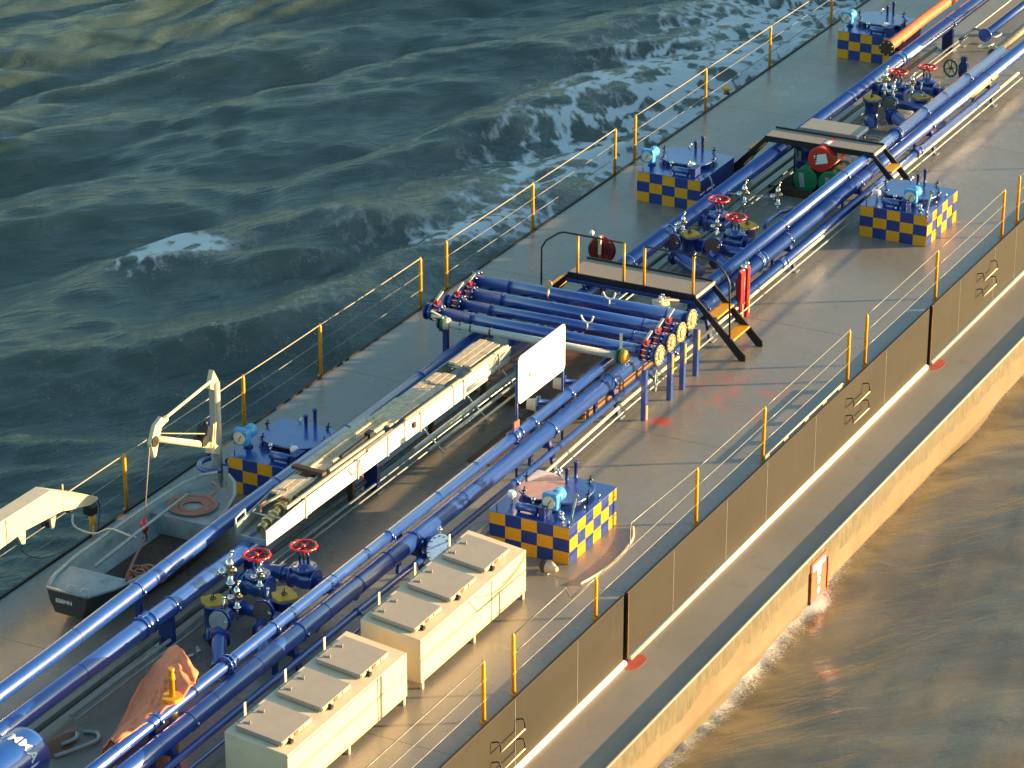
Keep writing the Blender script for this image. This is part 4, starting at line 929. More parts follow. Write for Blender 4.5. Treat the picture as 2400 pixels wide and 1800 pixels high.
def mline(label, xl, xr, yl, yr, z, r, cap=True, valve_l=True, valve_r=True):
    t = thing('manifold_pipe', label, 'pipe', ((xl+xr)/2,(yl+yr)/2,z), GM)
    mb = MB(); mb.tube([(xl,yl,z),(xr,yr,z)], r, 26); obj('pipe_run', mb, 'blue', t)
    for f in (.16,.9):
        xx, yy = xl+(xr-xl)*f, yl+(yr-yl)*f; mb = MB(); ring_band(mb,(xx,yy,z),r,.03,.008,24,(0,1,0)); obj('weld_band', mb, 'navy', t)
    if valve_l: butterfly(xl, yl, z, 1, t)
    else:
        mb = MB(); flange(mb,(xl,yl,z),r+.065); flange(mb,(xl,yl+.05,z),r+.065); f = obj('end_flange', mb, 'navy', t); bolts((xl,yl+.03,z),r+.035,9,.015,.14,parent=f)
    if valve_r:
        butterfly(xr, yr, z, -1, t); ye = yr-.34
    else: ye = yr-.02; mb = MB(); flange(mb,(xr,yr,z),r+.065); obj('end_flange', mb, 'navy', t)
    if cap:
        mb = MB(); mb.lathe((xr,ye,z),(0,-1,0),[(0,r+.07),(.03,r+.07)],24); mb.lathe((xr,ye-.03,z),(0,-1,0),[(0,r*.75),(.03,r*.6)],20); f = obj('blind_flange', mb, 'discbrass', t); bolts((xr,ye-.03,z),r+.040,12,.011,.03,parent=f, mname='brass')
    return t
mat('discbrass', (.46,.37,.22), .4, metal=.4, var=.2, vscale=14, dirt=.3)
mat('goldbolt', (.85,.68,.42), .3, metal=.6)
mline('hindmost manifold pipe, plain ends without a valve on port side', 1.98, 2.05, 1.80, -2.85, 1.15, .145, valve_l=False, valve_r=False)
mline('second manifold pipe from the footbridge, red valves at both ends', 1.28, 1.36, 1.52, -2.62, 1.15, .138)
mline('third manifold pipe from the footbridge, thinner, red valves at both ends', .72, .80, 1.50, -2.66, 1.15, .105)
mline('fourth manifold pipe from footbridge, beside the grey pipe, reaching farthest outboard', .10, .14, 1.62, -2.72, 1.15, .130)
t = thing('manifold_pipe', 'slim pale grey manifold pipe nearest the gangway rack, yellow end cap', 'pipe', (-.30,-.6,1.16), GM)
mb = MB(); mb.tube([(-.34,1.30,1.16),(-.26,-2.42,1.16)], .072, 20); obj('pipe_run', mb, 'greypipe' if 'greypipe' in M else 'galv', t)
for y in (.95,.72,.30,-1.1): mb = MB(); ring_band(mb,(-.32,y,1.16),.072,.025,.012,20,(0,1,0)); obj('band', mb, 'brown' if y < .5 else 'black', t)
mb = MB(); flange(mb,(-.34,1.32,1.16),.15); flange(mb,(-.34,1.40,1.16),.13); f = obj('green_flange', mb, 'darkgreen', t)
mb = MB(); mb.lathe((-.34,1.30,1.16),(0,-1,0),[(0,.13),(.08,.12),(.12,.08)],18); obj('cream_hub', mb, 'cream', t)
mb = MB(); mb.bar((-.34,1.36,1.28),(-.30,1.62,1.34),.05,.03); mb.bar((-.40,1.30,1.30),(-.42,1.55,1.28),.04,.03); obj('lever', mb, 'cream', t); kids(t)[-1]['kind'] = 'stuff'
mb = MB(); flange(mb,(-.26,-2.42,1.16),.15); flange(mb,(-.26,-2.48,1.16),.15); obj('green_flange', mb, 'darkgreen', t)
mb = MB(); mb.lathe((-.26,-2.50,1.16),(0,-1,0),[(0,.135),(.06,.13),(.10,.09)],20); obj('yellow_cap', mb, 'yellow', t)
mb = MB(); mb.bar((-.26,-2.45,1.28),(-.10,-2.38,1.56),.055,.03); obj('lever', mb, 'cream', t)
GL = 'blue legs carrying the manifold pipes'
for (x, y, z1, lab) in ((-.38,-3.02,1.04,'front blue manifold leg standing in orange paint spot'),(.72,-3.05,1.0,'second blue manifold leg under yellow stripe'),(1.31,-3.05,1.0,'third blue manifold leg, slightly tilted'),(2.05,-3.0,1.0,'hindmost blue manifold leg by the near stair')):
    t = thing('manifold_support', lab, 'support', (x,y,0), GL)
    mb = MB(); mb.boxa(x-.05,x+.05,y-.045,y-.035,0,z1); mb.boxa(x-.05,x-.038,y-.035,y+.05,0,z1); obj('angle_bar', mb, 'blue', t)
    mb = MB(); mb.boxa(x-.02,x+.05,y-.052,y-.046,.55 if x > 0 else .001,.95 if x > 0 else .30); obj('leg_patch', mb, 'yellow' if x > 0 else 'orange', t)  # orange foot of the front leg is warm light put into colour
for (x, y, lb_) in ((-.2,1.35,'grey and fourth manifold pipes'),(.9,1.30,'two middle manifold pipes'),(1.95,1.5,'hindmost manifold pipe')):
    t = thing('manifold_trestle', 'navy trestle under port ends of the ' + lb_, 'trestle', (x,y,0), 'trestles under the port manifold ends')
    mb = MB(); mb.boxa(x-.05,x+.05,y-.05,y+.05,0,1.03); obj('post', mb, 'navy', t, .004); mb = MB(); mb.boxa(x-.2,x+.2,y-.05,y+.05,1.0,1.03); obj('head_bar', mb, 'navy', t, .003)
# risers joining the manifold with the deck mains
GR = 'blue risers from manifold to deck pipes'
for k, (x, y, lab) in enumerate(((1.98,.02,'blue riser from hindmost manifold pipe down to port main'),(.12,.03,'blue riser from fourth manifold pipe down to port main'),(1.32,-2.3,'blue riser from second manifold pipe down to starboard main'),(.76,-2.2,'blue riser from third manifold pipe down to starboard pipe'))):
    mb = MB(); mb.tube([(x,y,1.10),(x,y,.74)], .105, 18); tag(obj('riser', mb, 'blue'), lab, 'pipe', GR)
# small fittings on the manifold
def relief(label, c, s=1.0, grp='small chrome and brass valves', hose=None):
    """little chrome relief valve with two round bonnets"""
    x, y, z = c; t = thing('relief_valve', label, 'valve', (x,y,z-.3*s), grp)
    mb = MB(); mb.cyl((x,y,z-.34*s),(x,y,z-.12*s),.022*s,8); mb.lathe((x,y,z-.15*s),(0,0,1),[(0,.06*s),(.03*s,.06*s),(.031*s,.035*s),(.2*s,.04*s),(.24*s,.06*s),(.3*s,.05*s),(.36*s,.02*s)],12); obj('body', mb, 'chrome', t)
    mb = MB(); mb.ball((x-.02*s,y+.10*s,z),.062*s,10); obj('bonnet', mb, 'chrome', t)
    mb = MB(); mb.ball((x,y-.05*s,z+.05*s),.05*s,10); mb.cyl((x,y,z+.1*s),(x+.01,y-.03*s,z+.30*s),.012*s,6); obj('stem', mb, 'brass', t)
    mb = MB(); mb.ball((x+.01,y-.04*s,z+.30*s),.025*s,8); obj('knob', mb, 'chrome', t)
    return t
t = thing('gauge', 'brass-rimmed pressure gauge standing on the hindmost manifold pipe', 'gauge', (1.7,.1,1.25))
mb = MB(); mb.cyl((1.55,.02,1.15),(1.62,.02,1.46),.022,8); obj('stem', mb, 'brass', t)
mb = MB(); mb.lathe((1.60,.02,1.53),(-1,-.3,.15),[(0,.085),(.05,.085)],18); obj('case', mb, 'discbrass', t)
for (x, y, lab) in ((1.85,-1.2,'small forked white hose horn on hindmost manifold pipe'),(.55,-1.35,'small forked white hose horn between third and fourth manifold pipes')):
    mb = MB(); mb.cyl((x,y,1.2),(x,y,1.36),.016,6); mb.tube(smooth_path([(x,y+.14,1.48),(x,y+.08,1.38),(x,y,1.35),(x,y-.08,1.38),(x,y-.13,1.50)],4),.018,6)
    tag(obj('hose_horn', mb, 'white'), lab, 'hook', 'small white hose horns on manifold')
t = thing('green_wheel_valve', 'green-flanged valve topped with cream levers by near footbridge', 'valve', (2.65,-1.95,.9))
mb = MB(); mb.lathe((2.65,-1.95,.75),(0,0,1),[(0,.10),(.28,.10),(.281,.20),(.33,.20),(.331,.18),(.36,.18)],20); obj('body', mb, 'darkgreen', t)
mb = MB(); mb.lathe((2.65,-1.95,1.11),(0,0,1),[(0,.18),(.02,.18),(.021,.06),(.12,.05)],18); mb.bar((2.65,-1.95,1.2),(2.95,-2.2,1.12),.06,.03); mb.bar((2.55,-1.8,1.18),(2.75,-2.1,1.22),.05,.03); obj('cap', mb, 'cream', t)
bolts((2.65,-1.95,1.14),.15,8,.016,.05,'y',parent=t)
mb = MB(); mb.tube([(3.2,-2.02,.66),(2.2,-1.93,.66)],.09,14); obj('branch', mb, 'steel', t)
t = thing('low_handwheel', 'grey spoked handwheel low under front end of manifold', 'handwheel', (.05,-2.75,.62))
mb = MB(); mb.ring((-.05,-3.1,.70),(.35,-1,0),.20,.016,24,6); obj('rim', mb, 'galv', t)
mb = MB()
for k in range(3): a = PI*k/3; mb.bar((-.05-.19*math.cos(a),-3.1-.065*math.cos(a),.70-.19*math.sin(a)),(-.05+.19*math.cos(a),-3.1+.065*math.cos(a),.70+.19*math.sin(a)),.02,.015)
mb.cyl((-.05,-3.1,.70),(.02,-2.86,.80),.03,8); mb.ball((-.05,-3.1,.70),.05); obj('spokes', mb, 'darkgreen', t)
# two vertical stub ends with flanges inside, below the manifold
GV = 'short capped stubs beside starboard pipe'
for (x, lab) in ((-2.35,'short cream-capped stub beside starboard pipe behind the sign'),(-1.25,'short blue stub with cream flange beside starboard pipe')):
    t = thing('pipe_stub', lab, 'pipe', (x,-1.9,.7), GV)
    mb = MB(); mb.lathe((x+.05,-2.1,.84),(-.25,1,.0),[(0,.11),(.30,.11),(.301,.17),(.335,.17)],20); obj('stub', mb, 'blue', t)
    mb = MB(); mb.lathe((x-.04,-1.77,.84),(-.25,1,0),[(0,.165),(.03,.165),(.031,.12),(.20,.10)],20); obj('cap', mb, 'cream', t)

# ================================================================ footbridges
def bridge(label, x0, x1, ylo, yhi, z, footS, footP, grp):
    t = thing('footbridge', label, 'footbridge', (x0,ylo,0), grp)
    n = 2
    for i in range(n):
        a = ylo+(yhi-ylo)*i/n; b = ylo+(yhi-ylo)*(i+1)/n
        mb = MB(); mb.boxa(x0+.03,x1-.03,a+.006,b-.006,z-.03,z); p = obj('walk_plate', mb, 'grating', t)
    mb = MB(); mb.boxa(x0,x0+.03,ylo,yhi,z-.12,z+.012); 
    for k in range(60):
        yy = ylo+(yhi-ylo)*(k+.5)/60; mb.boxa(x0-.006,x0,yy-.008,yy+.008,z-.06,z+.01)
    f = obj('near_edge', mb, 'black', t); f['kind'] = 'stuff'
    mb = MB(); mb.boxa(x1-.03,x1,ylo,yhi,z-.12,z+.04); obj('far_edge', mb, 'black', t)
    mb = MB(); mb.boxa(x0,x1,ylo-.03,ylo,z-.06,z+.005); obj('lip', mb, 'cream', t)
    for (yt, yf, sg, nst) in ((ylo, footS, -1, 3), (yhi, footP, 1, 3)):
        for xx in (x0+.015, x1-.03):
            mb = MB(); mb.prism([(yt,z-.02),(yt-sg*.0,z-.16),(yf+(-sg)*.10,0),(yf+sg*.04,0),(yf+sg*.04,.12)], xx-.02, xx+.02, 'x'); obj('stringer', mb, 'black', t)
        for k in range(1, nst):
            f_ = k/nst; y_ = yt+(yf-yt)*f_; z_ = z*(1-f_)
            mb = MB(); mb.boxa(x0+.04,x1-.05,y_-.12,y_+.12,z_-.03,z_+.01); obj('step', mb, 'yellow', t, .004)
    mb = MB()
    mb.boxa(x0+.02,x0+.05,yhi-.75,yhi-.72,0,z-.1); f = obj('prop', mb, 'black', t)
    return t
GW = 'footbridges over the deck pipes'
b1 = bridge('near footbridge over the pipes with yellow rail posts and yellow steps', 3.12, 4.02, -2.48, .34, 1.20, -3.56, 1.45, GW)
for y in (.13,-.90,-1.35,-2.42):
    mb = MB(); mb.cyl((3.14,y,1.24),(3.14,y,2.03),.030,8); obj('rail_post', mb, 'yellow', b1)
    mb = MB(); mb.cyl((3.14,y,1.10),(3.14,y,1.24),.026,8); obj('post_socket', mb, 'black', b1)
mb = MB(); mb.tube([(3.14,.95,.35),(3.14,.94,1.62),(3.14,.84,1.80),(3.14,.56,2.0),(3.14,.45,2.04),(3.14,-.90,2.04)], .020, 8); obj('handrail', mb, 'black', b1)
mb = MB(); mb.tube([(3.14,-1.35,2.04),(3.14,-2.42,2.04),(3.14,-2.80,2.02),(3.14,-2.95,1.95),(3.14,-3.15,1.72),(3.14,-3.20,1.60),(3.14,-3.24,.42)], .020, 8); obj('handrail', mb, 'black', b1)
mb = MB(); mb.boxa(3.06,3.12,-2.48,.34,1.02,1.09); obj('pipe_bar', mb, 'navy', b1, .01)
bridge('far footbridge over the pipes, no rails, drums beneath it', 12.95, 13.62, -2.42, .22, 1.14, -3.40, 1.15, GW)
mb = MB(); mb.tube(sag((3.2,.05,.95),(3.4,-.25,.5),.0,4)+[(3.3,-.25,.3)],.018,6); tag(obj('drop_hose', mb, 'black'), 'black hose hanging under the near footbridge', 'hose')
# hose reel behind the near footbridge
t = thing('hose_reel', 'dark red round fire hose reel behind the near footbridge', 'hose reel', (6.05,1.0,0))
for k, cx in enumerate((-.0,)):
    mb = MB()
    for i in range(9): mb.ring((6.05-.02*(i%2),1.0,.56),(1,.15,0),.05+.028*i,.018,30,6)
    f = obj('hose_coil', mb, 'hosered', t); f['kind'] = 'stuff'
mb = MB(); mb.lathe((6.10,1.0,.56),(1,.15,0),[(0,.30),(.02,.30)],30); obj('disc', mb, 'hosered', t)
mb = MB(); mb.boxa(6.0,6.1,.97,1.03,0,.9); obj('post', mb, 'red', t, .006)
mb = MB(); mb.boxa(5.94,5.99,.96,1.02,.5,.92); mb.ball((5.95,.99,.86),.055); obj('nozzle', mb, 'cream', t)
mb = MB(); mb.ball((6.0,1.20,.94),.06); obj('valve_knob', mb, 'white', t)
# red hydrant stand by the stair
t = thing('hydrant_stand', 'two red hose holders with chrome head beside the near stair', 'hydrant', (5.25,-2.62,0))
for x in (5.05,5.38):
    mb = MB(); mb.prism([(-2.68,0),(-2.56,0),(-2.56,.88),(-2.62,1.12),(-2.68,1.05)], x-.07, x+.07, 'x'); obj('holder', mb, 'redpaint', t, .012)
    mb = MB(); mb.boxa(x-.03,x+.03,-2.70,-2.681,.08,.38); obj('reflector', mb, 'orange', t)
mb = MB(); mb.ball((5.22,-2.62,1.12),.07); mb.cyl((5.05,-2.62,1.05),(5.40,-2.62,1.10),.035,10); mb.ball((5.30,-2.66,1.18),.05); obj('head', mb, 'chrome', t)
mb = MB(); mb.cyl((5.22,-2.62,0),(5.22,-2.62,1.05),.04,10); obj('riser', mb, 'hosered', t)

# ================================================================ drums, tray and table by the far footbridge
t = thing('spill_tray', 'low dark tray on deck under the drums', 'tray', (13.3,-.9,0))
mb = MB(); mb.boxa(12.45,15.0,-1.85,-.12,.006,.05); mb.boxa(12.43,12.45,-1.85,-.12,0,.20); obj('pan', mb, 'brown', t, .006)
def drum(label, c, ax, L, r, m_, band=None):
    t = thing('drum', label, 'drum', c, 'oil drums stacked by the far footbridge'); ax = Vector(ax); a = Vector(c)-ax*L/2
    mb = MB(); mb.lathe(a, ax, [(0,r-.02),(.0,r),(.02,r+.006),(.03,r-.004),(L*.33,r-.004),(L*.345,r+.008),(L*.36,r-.004),(L*.64,r-.004),(L*.655,r+.008),(L*.67,r-.004),(L-.03,r-.004),(L-.02,r+.006),(L,r)], 32); obj('shell', mb, m_, t)
    if band: mb = MB(); mb.lathe(a+ax*L*.365, ax, [(0,r+.001),(L*.27,r+.001)], 32, caps=False); obj('paint_band', mb, band, t)
    return t, a
d1, a1 = drum('red drum with white band lying on top of two green drums', (13.20,-1.22,.86), (1,0,0), .88, .29, 'drumred', 'white')
mb = MB(); mb.box((a1.x-.006,-1.24,.88),(.008,.30,.22),(1,0,0),(0,.28,1)); lb = obj('label_sheet', mb, 'white', d1)
mb = MB()
for k in range(4): mb.box((a1.x-.012,-1.24+.115+.004*k,.88+.075-.05*k),(.004,.05,.035),(1,0,0),(0,.28,1))
f = obj('label_print', mb, 'black', d1); f['kind'] = 'stuff'
d2, a2 = drum('green drum lying under the red drum, on port side', (13.15,-.90,.34), (1,0,0), .88, .29, 'green')
mb = MB(); mb.box((a2.x-.006,-.82,.33),(.008,.12,.34),(1,0,0),(0,.15,1)); obj('label_sheet', mb, 'discgrey', d2)
d3, a3 = drum('green drum lying under the red drum, half behind pipe', (13.15,-1.50,.34), (1,0,0), .88, .29, 'green')
mb = MB(); mb.box((a3.x-.006,-1.44,.34),(.008,.10,.3),(1,0,0),(0,.1,1)); obj('label_sheet', mb, 'discgrey', d3)
mb = MB(); mb.box((13.2,-1.60,.605),(.36,.10,.02),(1,0,0),(0,-.35,1)); obj('label_sheet', mb, 'yellow', d3)
d4, a4 = drum('blue drum standing upright behind the red drum', (14.05,-.42,.49), (0,0,1), .88, .29, 'navy')
mb = MB(); mb.box((13.77,-.34,.5),(.01,.10,.24),(1,.3,0)); obj('label_sheet', mb, 'discgrey', d4)
mb = MB()
for k in range(3): mb.cyl((14.0+.1*k,-1.55-.12*k,.3),(14.0+.1*k,-1.55-.12*k,.62),.05,10)
f = tag(obj('canister', mb, 'white'), 'white canisters standing behind the red drum', 'canister'); 
t = thing('locker_table', 'pale flat-topped locker just behind the far footbridge', 'locker', (14.8,-.7,0))
mb = MB(); mb.boxa(14.42,15.20,-1.42,-.02,.86,.95); obj('top', mb, 'creamshade', t, .02)
mb = MB(); mb.boxa(14.44,15.18,-1.435,-1.421,.865,.945); obj('sunlit_edge', mb, 'white', t, .01)  # white strip paints sunlight onto the starboard edge of the top
for x in (14.5,15.12):
    for y in (-1.36,-.10):
        mb = MB(); mb.boxa(x-.02,x+.02,y-.02,y+.02,0,.86); obj('leg', mb, 'galv', t)
mb = MB(); mb.tube(smooth_path([(15.5,-1.2,.02),(15.5,-1.2,.5),(15.55,-1.45,.62),(15.5,-1.75,.5),(15.5,-1.75,.02)],5),.02,6); tag(obj('pipe_hoop', mb, 'galv'), 'pale pipe hoop behind the pale locker', 'hoop')

# ================================================================ valve stations between the mains
def wheel(mb_name, c, R, parent, m_='red', tilt=(0,0,1)):
    c = Vector(c); d, u, v = basis(tilt)
    mb = MB(); n = 36
    pts = [c+(u*math.cos(2*PI*i/n)+v*math.sin(2*PI*i/n))*R*(1+(.035 if i % 3 == 0 else 0)) for i in range(n)]
    mb.tube(pts, [.022 if i % 3 else .031 for i in range(n)], 6, closed=True)
    o = obj(mb_name, mb, m_, parent)
    m2 = MB()
    for k in range(3):
        a = 2*PI*k/3+.4
        m2.tube(smooth_path([c-d*.03,c-d*.015+(u*math.cos(a)+v*math.sin(a))*R*.5,c+(u*math.cos(a)+v*math.sin(a))*R],3),.015,6)
        a += .9; m2.tube([c-d*.02,c+(u*math.cos(a)+v*math.sin(a))*R],.010,5)
    m2.lathe(c-d*.05,d,[(0,.035),(.08,.035)],10); obj('spokes', m2, m_, o)
    return o
def gate(label, x, y, zc, zw, grp, yoke='navy'):
    t = thing('gate_valve', label, 'valve', (x,y,zc-.2), grp)
    mb = MB(); mb.lathe((x,y+.24,zc),(0,-1,0),[(0,.205),(.035,.205),(.036,.15),(.12,.17),(.24,.19),(.36,.17),(.444,.15),(.445,.205),(.48,.205)],24); obj('body', mb, 'blue', t)
    mb = MB(); mb.lathe((x,y,zc),(0,0,1),[(0,.15),(.17,.15),(.171,.22),(.20,.22),(.205,.22),(.235,.22),(.236,.12),(.30,.09)],24); bn = obj('bonnet', mb, 'blue', t)
    bolts_ = MB()
    for i in range(8): a = 2*PI*i/8; bolts_.cyl((x+.195*math.cos(a),y+.195*math.sin(a),zc+.15),(x+.195*math.cos(a),y+.195*math.sin(a),zc+.26),.012,6)
    f = obj('bolt_ring', bolts_, 'steel', bn); f['kind'] = 'stuff'
    for s_ in (-1,1):
        mb = MB(); mb.tube([(x,y+s_*.08,zc+.28),(x,y+s_*.085,zw-.14),(x,y+s_*.03,zw-.05)],.022,8); obj('yoke', mb, yoke, t)
    mb = MB(); mb.cyl((x,y,zc+.25),(x,y,zw+.04),.016,8); obj('stem', mb, 'brass', t)
    wheel('handwheel', (x,y,zw), .215, t)
    return t
def strainer(label, x, y, zt, grp, tiltcap=False):
    t = thing('strainer', label, 'strainer', (x,y,0), grp)
    mb = MB(); mb.lathe((x,y,0),(0,0,1),[(0,.20),(.03,.20),(.031,.165),(zt-.08,.165),(zt-.079,.22),(zt-.03,.22)],26); obj('body', mb, 'blue', t)
    poly = []
    for i in range(32):
        a = 2*PI*i/32; rr = .205+(.035 if (i//2) % 4 == 0 else 0); poly.append((x+rr*math.cos(a), y+rr*math.sin(a)))
    mb = MB(); mb.prism(poly, zt-.03, zt+.01, 'z'); obj('cap', mb, 'dullyellow', t, .006)
    mb = MB(); mb.ring((x-.01,y,zt+.04),(0,0,1),.05,.008,14,5); mb.cyl((x-.05,y,zt),(x-.05,y,zt+.12),.01,6); mb.cyl((x+.03,y+.02,zt),(x+.03,y+.02,zt+.12),.01,6); obj('cap_handle', mb, 'black', t)
    return t
def check(label, x, y, z, grp, disc='discgrey', elbow=(-1,-.7)):
    """round plate faced fitting looking towards -x with an elbow below"""
    t = thing('check_valve', label, 'valve', (x,y,0), grp)
    mb = MB(); mb.lathe((x,y,z),(-1,0,.12),[(0,.175),(.03,.175)],28); obj('face_disc', mb, disc, t)
    mb = MB(); mb.lathe((x+.03,y,z),(1,0,0),[(0,.20),(.04,.20),(.041,.13),(.25,.13)],24); obj('flange', mb, 'blue', t)
    e = Vector((elbow[0],elbow[1],0)).normalized()
    mb = MB(); P = smooth_path([(x+.12,y,z),(x+.05,y,z-.18),Vector((x,y,z-.24))+e*.25,Vector((x,y,z-.36))+e*.98],6); mb.tube(P,.135,20); obj('elbow', mb, 'blue', t)
    c = Vector((x,y,z-.24))+e*.12; mb = MB(); mb.lathe(c,Vector((e.x,e.y,-.45)),[(0,.18),(.035,.18),(.036,.14),(.06,.14),(.061,.18),(.10,.18)],22); obj('flange_pair', mb, 'navy', t)
    mb = MB(); mb.cyl((x+.10,y-.03,z+.10),(x+.13,y-.03,z+.36),.018,6); mb.ball((x+.13,y-.03,z+.38),.032); mb.bar((x+.10,y-.03,z+.16),(x-.04,y-.16,z+.02),.05,.02); obj('gauge_cock', mb, 'chrome', t)
    return t
def cross(label, x, ya, yb, z, r, grp):
    t = thing('cross_pipe', label, 'pipe', (x,ya,z), grp)
    mb = MB(); mb.tube([(x,ya,z),(x,yb,z)],r,20); obj('pipe_run', mb, 'blue', t)
    for y in (ya-.2, yb+.2): mb = MB(); flange(mb,(x,y,z),r+.05); obj('flange', mb, 'blue', t)
def station(nm, gates, strainers, checks, crosses, reliefs):
    g = 'fittings of the %s valve station' % nm
    for (x, y, zc, zw, lab) in gates: gate(lab, x, y, zc, zw, 'red-wheeled gate valves')
    for (x, y, zt, lab) in strainers: strainer(lab, x, y, zt, 'yellow-capped strainers')
    for (x, y, z, dc, el, lab) in checks: check(lab, x, y, z, 'disc-faced check valves', dc, el)
    for (x, ya, yb, z, r, lab) in crosses: cross(lab, x, ya, yb, z, r, 'blue cross pipes between the mains')
    for (c, s_, lab) in reliefs: relief(lab, c, s_)
station('near',
  [(-10.62,-.70,.52,1.10,'red-wheeled gate valve, left one of the nearest station'),(-9.98,-1.22,.50,1.10,'red-wheeled gate valve, right one of the nearest station')],
  [(-11.66,-.49,.68,'yellow-capped strainer left of the nearest station, handle on cap'),(-10.98,-1.44,.68,'plain yellow-capped strainer beside starboard pipe, nearest station')],
  [(-12.0,-.80,.52,'discgrey',(-1,-.6),'pale grey disc valve facing us at the nearest station'),(-11.40,-1.27,.52,'discbrown',(-1,-.6),'brown disc valve right of the pale disc, nearest station')],
  [(-10.62,-.16,-.50,.52,.12,'short blue cross pipe behind left wheel, nearest station'),(-9.98,-.1,-1.02,.50,.12,'blue cross pipe reaching right wheel, nearest station'),(-11.30,-.60,-2.25,.44,.10,'long blue cross pipe in front, nearest station'),(-10.0,-1.42,-2.25,.46,.12,'blue branch from right wheel to starboard pipe')],
  [((-11.15,-.50,.95),1.35,'tall chrome relief valve behind yellow cap, nearest station'),((-11.62,-.92,.78),1.1,'chrome relief valve between the discs, nearest station'),((-11.0,-.98,.9),1.0,'chrome relief valve in front of left wheel, nearest station')])
station('middle',
  [(8.72,-.52,.55,1.10,'red-wheeled gate valve, left one of the middle station'),(7.92,-1.26,.52,1.08,'red-wheeled gate valve, right one of the middle station')],
  [(7.50,-.40,.70,'yellow-capped strainer on left of the middle station'),(8.45,-1.32,.74,'yellow-capped strainer right of red wheels, middle station')],
  [(7.05,-.17,.60,'discrust',(-.5,-1),'red-brown disc valve on left of the middle station'),(7.22,-1.05,.60,'discrust',(-.5,-1),'red-brown disc valve right of first, middle station')],
  [(8.72,-.1,-.32,.55,.12,'short blue cross pipe behind left wheel, middle station'),(7.55,-.55,-2.2,.44,.13,'long blue cross pipe in front, middle station'),(7.92,-1.4,-2.2,.5,.11,'blue branch from right wheel, middle station')],
  [((10.05,-.55,.78),1.15,'chrome relief valve on stalk, left of pair beyond middle station'),((10.30,-1.24,.76),1.15,'chrome relief valve on stalk, right of pair beyond middle station'),((7.35,-.30,.95),.9,'chrome relief valve beside yellow cap, middle station'),((7.6,-.98,.92),.9,'chrome relief valve above second red-brown disc, middle station')])
station('far',
  [(18.96,-.71,.55,1.10,'red-wheeled gate valve, left one of the far station'),(19.62,-1.20,.55,1.10,'red-wheeled gate valve, right one of the far station')],
  [(17.95,-.45,.70,'yellow-capped strainer on left of the far station'),(18.7,-1.42,.66,'yellow-capped strainer half hidden, far station')],
  [(17.95,-.90,.58,'discbrown',(-.6,-.9),'tan disc valve facing us at the far station'),(18.65,-1.35,.58,'discgrey',(-.6,-.9),'grey-green disc valve at the far station')],
  [(18.96,-.1,-.5,.55,.12,'short blue cross pipe behind left wheel, far station'),(18.5,-.5,-2.2,.44,.11,'long blue cross pipe, far station'),(19.62,-1.4,-2.2,.5,.11,'blue branch from right wheel, far station')],
  [((18.5,-.55,.95),1.3,'tall chrome relief valve at the far station'),((18.3,-.85,.80),1.0,'chrome relief valve above tan disc, far station'),((18.9,-1.1,.85),1.0,'chrome relief valve between the wheels, far station')])
mb = MB(); mb.tube([(9.1,-1.45,.5),(9.5,-1.35,.48),(10.3,-1.3,.42),(10.75,-1.55,.42)],.05,12); tag(obj('branch_pipe', mb, 'blue'), 'slim blue branch to the chrome pair beyond middle station', 'pipe')
mb = MB(); mb.tube([(10.05,-.50,.78),(10.1,.0,.72)],.02,6); mb.tube([(10.25,-1.15,.74),(10.3,-.6,.70),(9.8,-.35,.3)],.02,6); tag(obj('vent_line', mb, 'galv'), 'thin pale lines joining the chrome pair', 'pipe')
# dark fittings heap by the near station
t = thing('fittings_heap', 'small heap of dark grey fittings on deck by nearest station', 'fittings', (-12.9,-.65,0))
for k in range(14):
    mb = MB(); c = (-12.75+rng.normal(0,.13),-.62+rng.normal(0,.12),.05+.06*(k//5)); d_ = Vector((rng.normal(),rng.normal(),rng.normal()*.4)).normalized()*.07
    mb.cyl(Vector(c)-d_,Vector(c)+d_,.03+.012*rng.rand(),8); mb.ball(Vector(c)+d_,.042,6); obj('fitting', mb, 'steel' if k % 2 else 'darkpipe', t)
mb = MB(); mb.tube(smooth_path([(-12.95,-.95,.03),(-13.0,-1.15,.05),(-12.95,-1.5,.05),(-12.9,-1.75,.04)],4),.02,6); tag(obj('bent_rod', mb, 'galv'), 'thin bent rod on deck by elbow of nearest station', 'rod')
# chromed disc hatch facing us by the second cabinet
t = thing('inspection_plate', 'round light blue bolted plate standing between pipes and second cabinet', 'plate', (-8.0,-2.78,0))
mb = MB(); mb.lathe((-8.05,-2.72,.56),(-.45,-1,.12),[(0,.26),(.03,.26)],32); p_ = obj('plate', mb, 'platecol' if 'platecol' in M else 'blue', t)
mb = MB(); c = Vector((-8.05,-2.72,.56)); d_, u_, v_ = basis((-.45,-1,.12))
for i in range(14): a = 2*PI*i/14; q = c+(u_*math.cos(a)+v_*math.sin(a))*.225; mb.cyl(q,q+d_*.055,.014,6)
f = obj('bolt_ring', mb, 'chrome', p_); f['kind'] = 'stuff'
mb = MB(); mb.lathe((-8.05,-2.72,.56),(.45,1,-.12),[(0,.17),(.3,.15)],20); obj('neck', mb, 'navy', t)
mb = MB(); mb.ball((-7.98,-2.72,.88),.05); mb.cyl((-7.98,-2.72,.78),(-7.98,-2.72,.95),.02,6); obj('cock', mb, 'chrome', t)

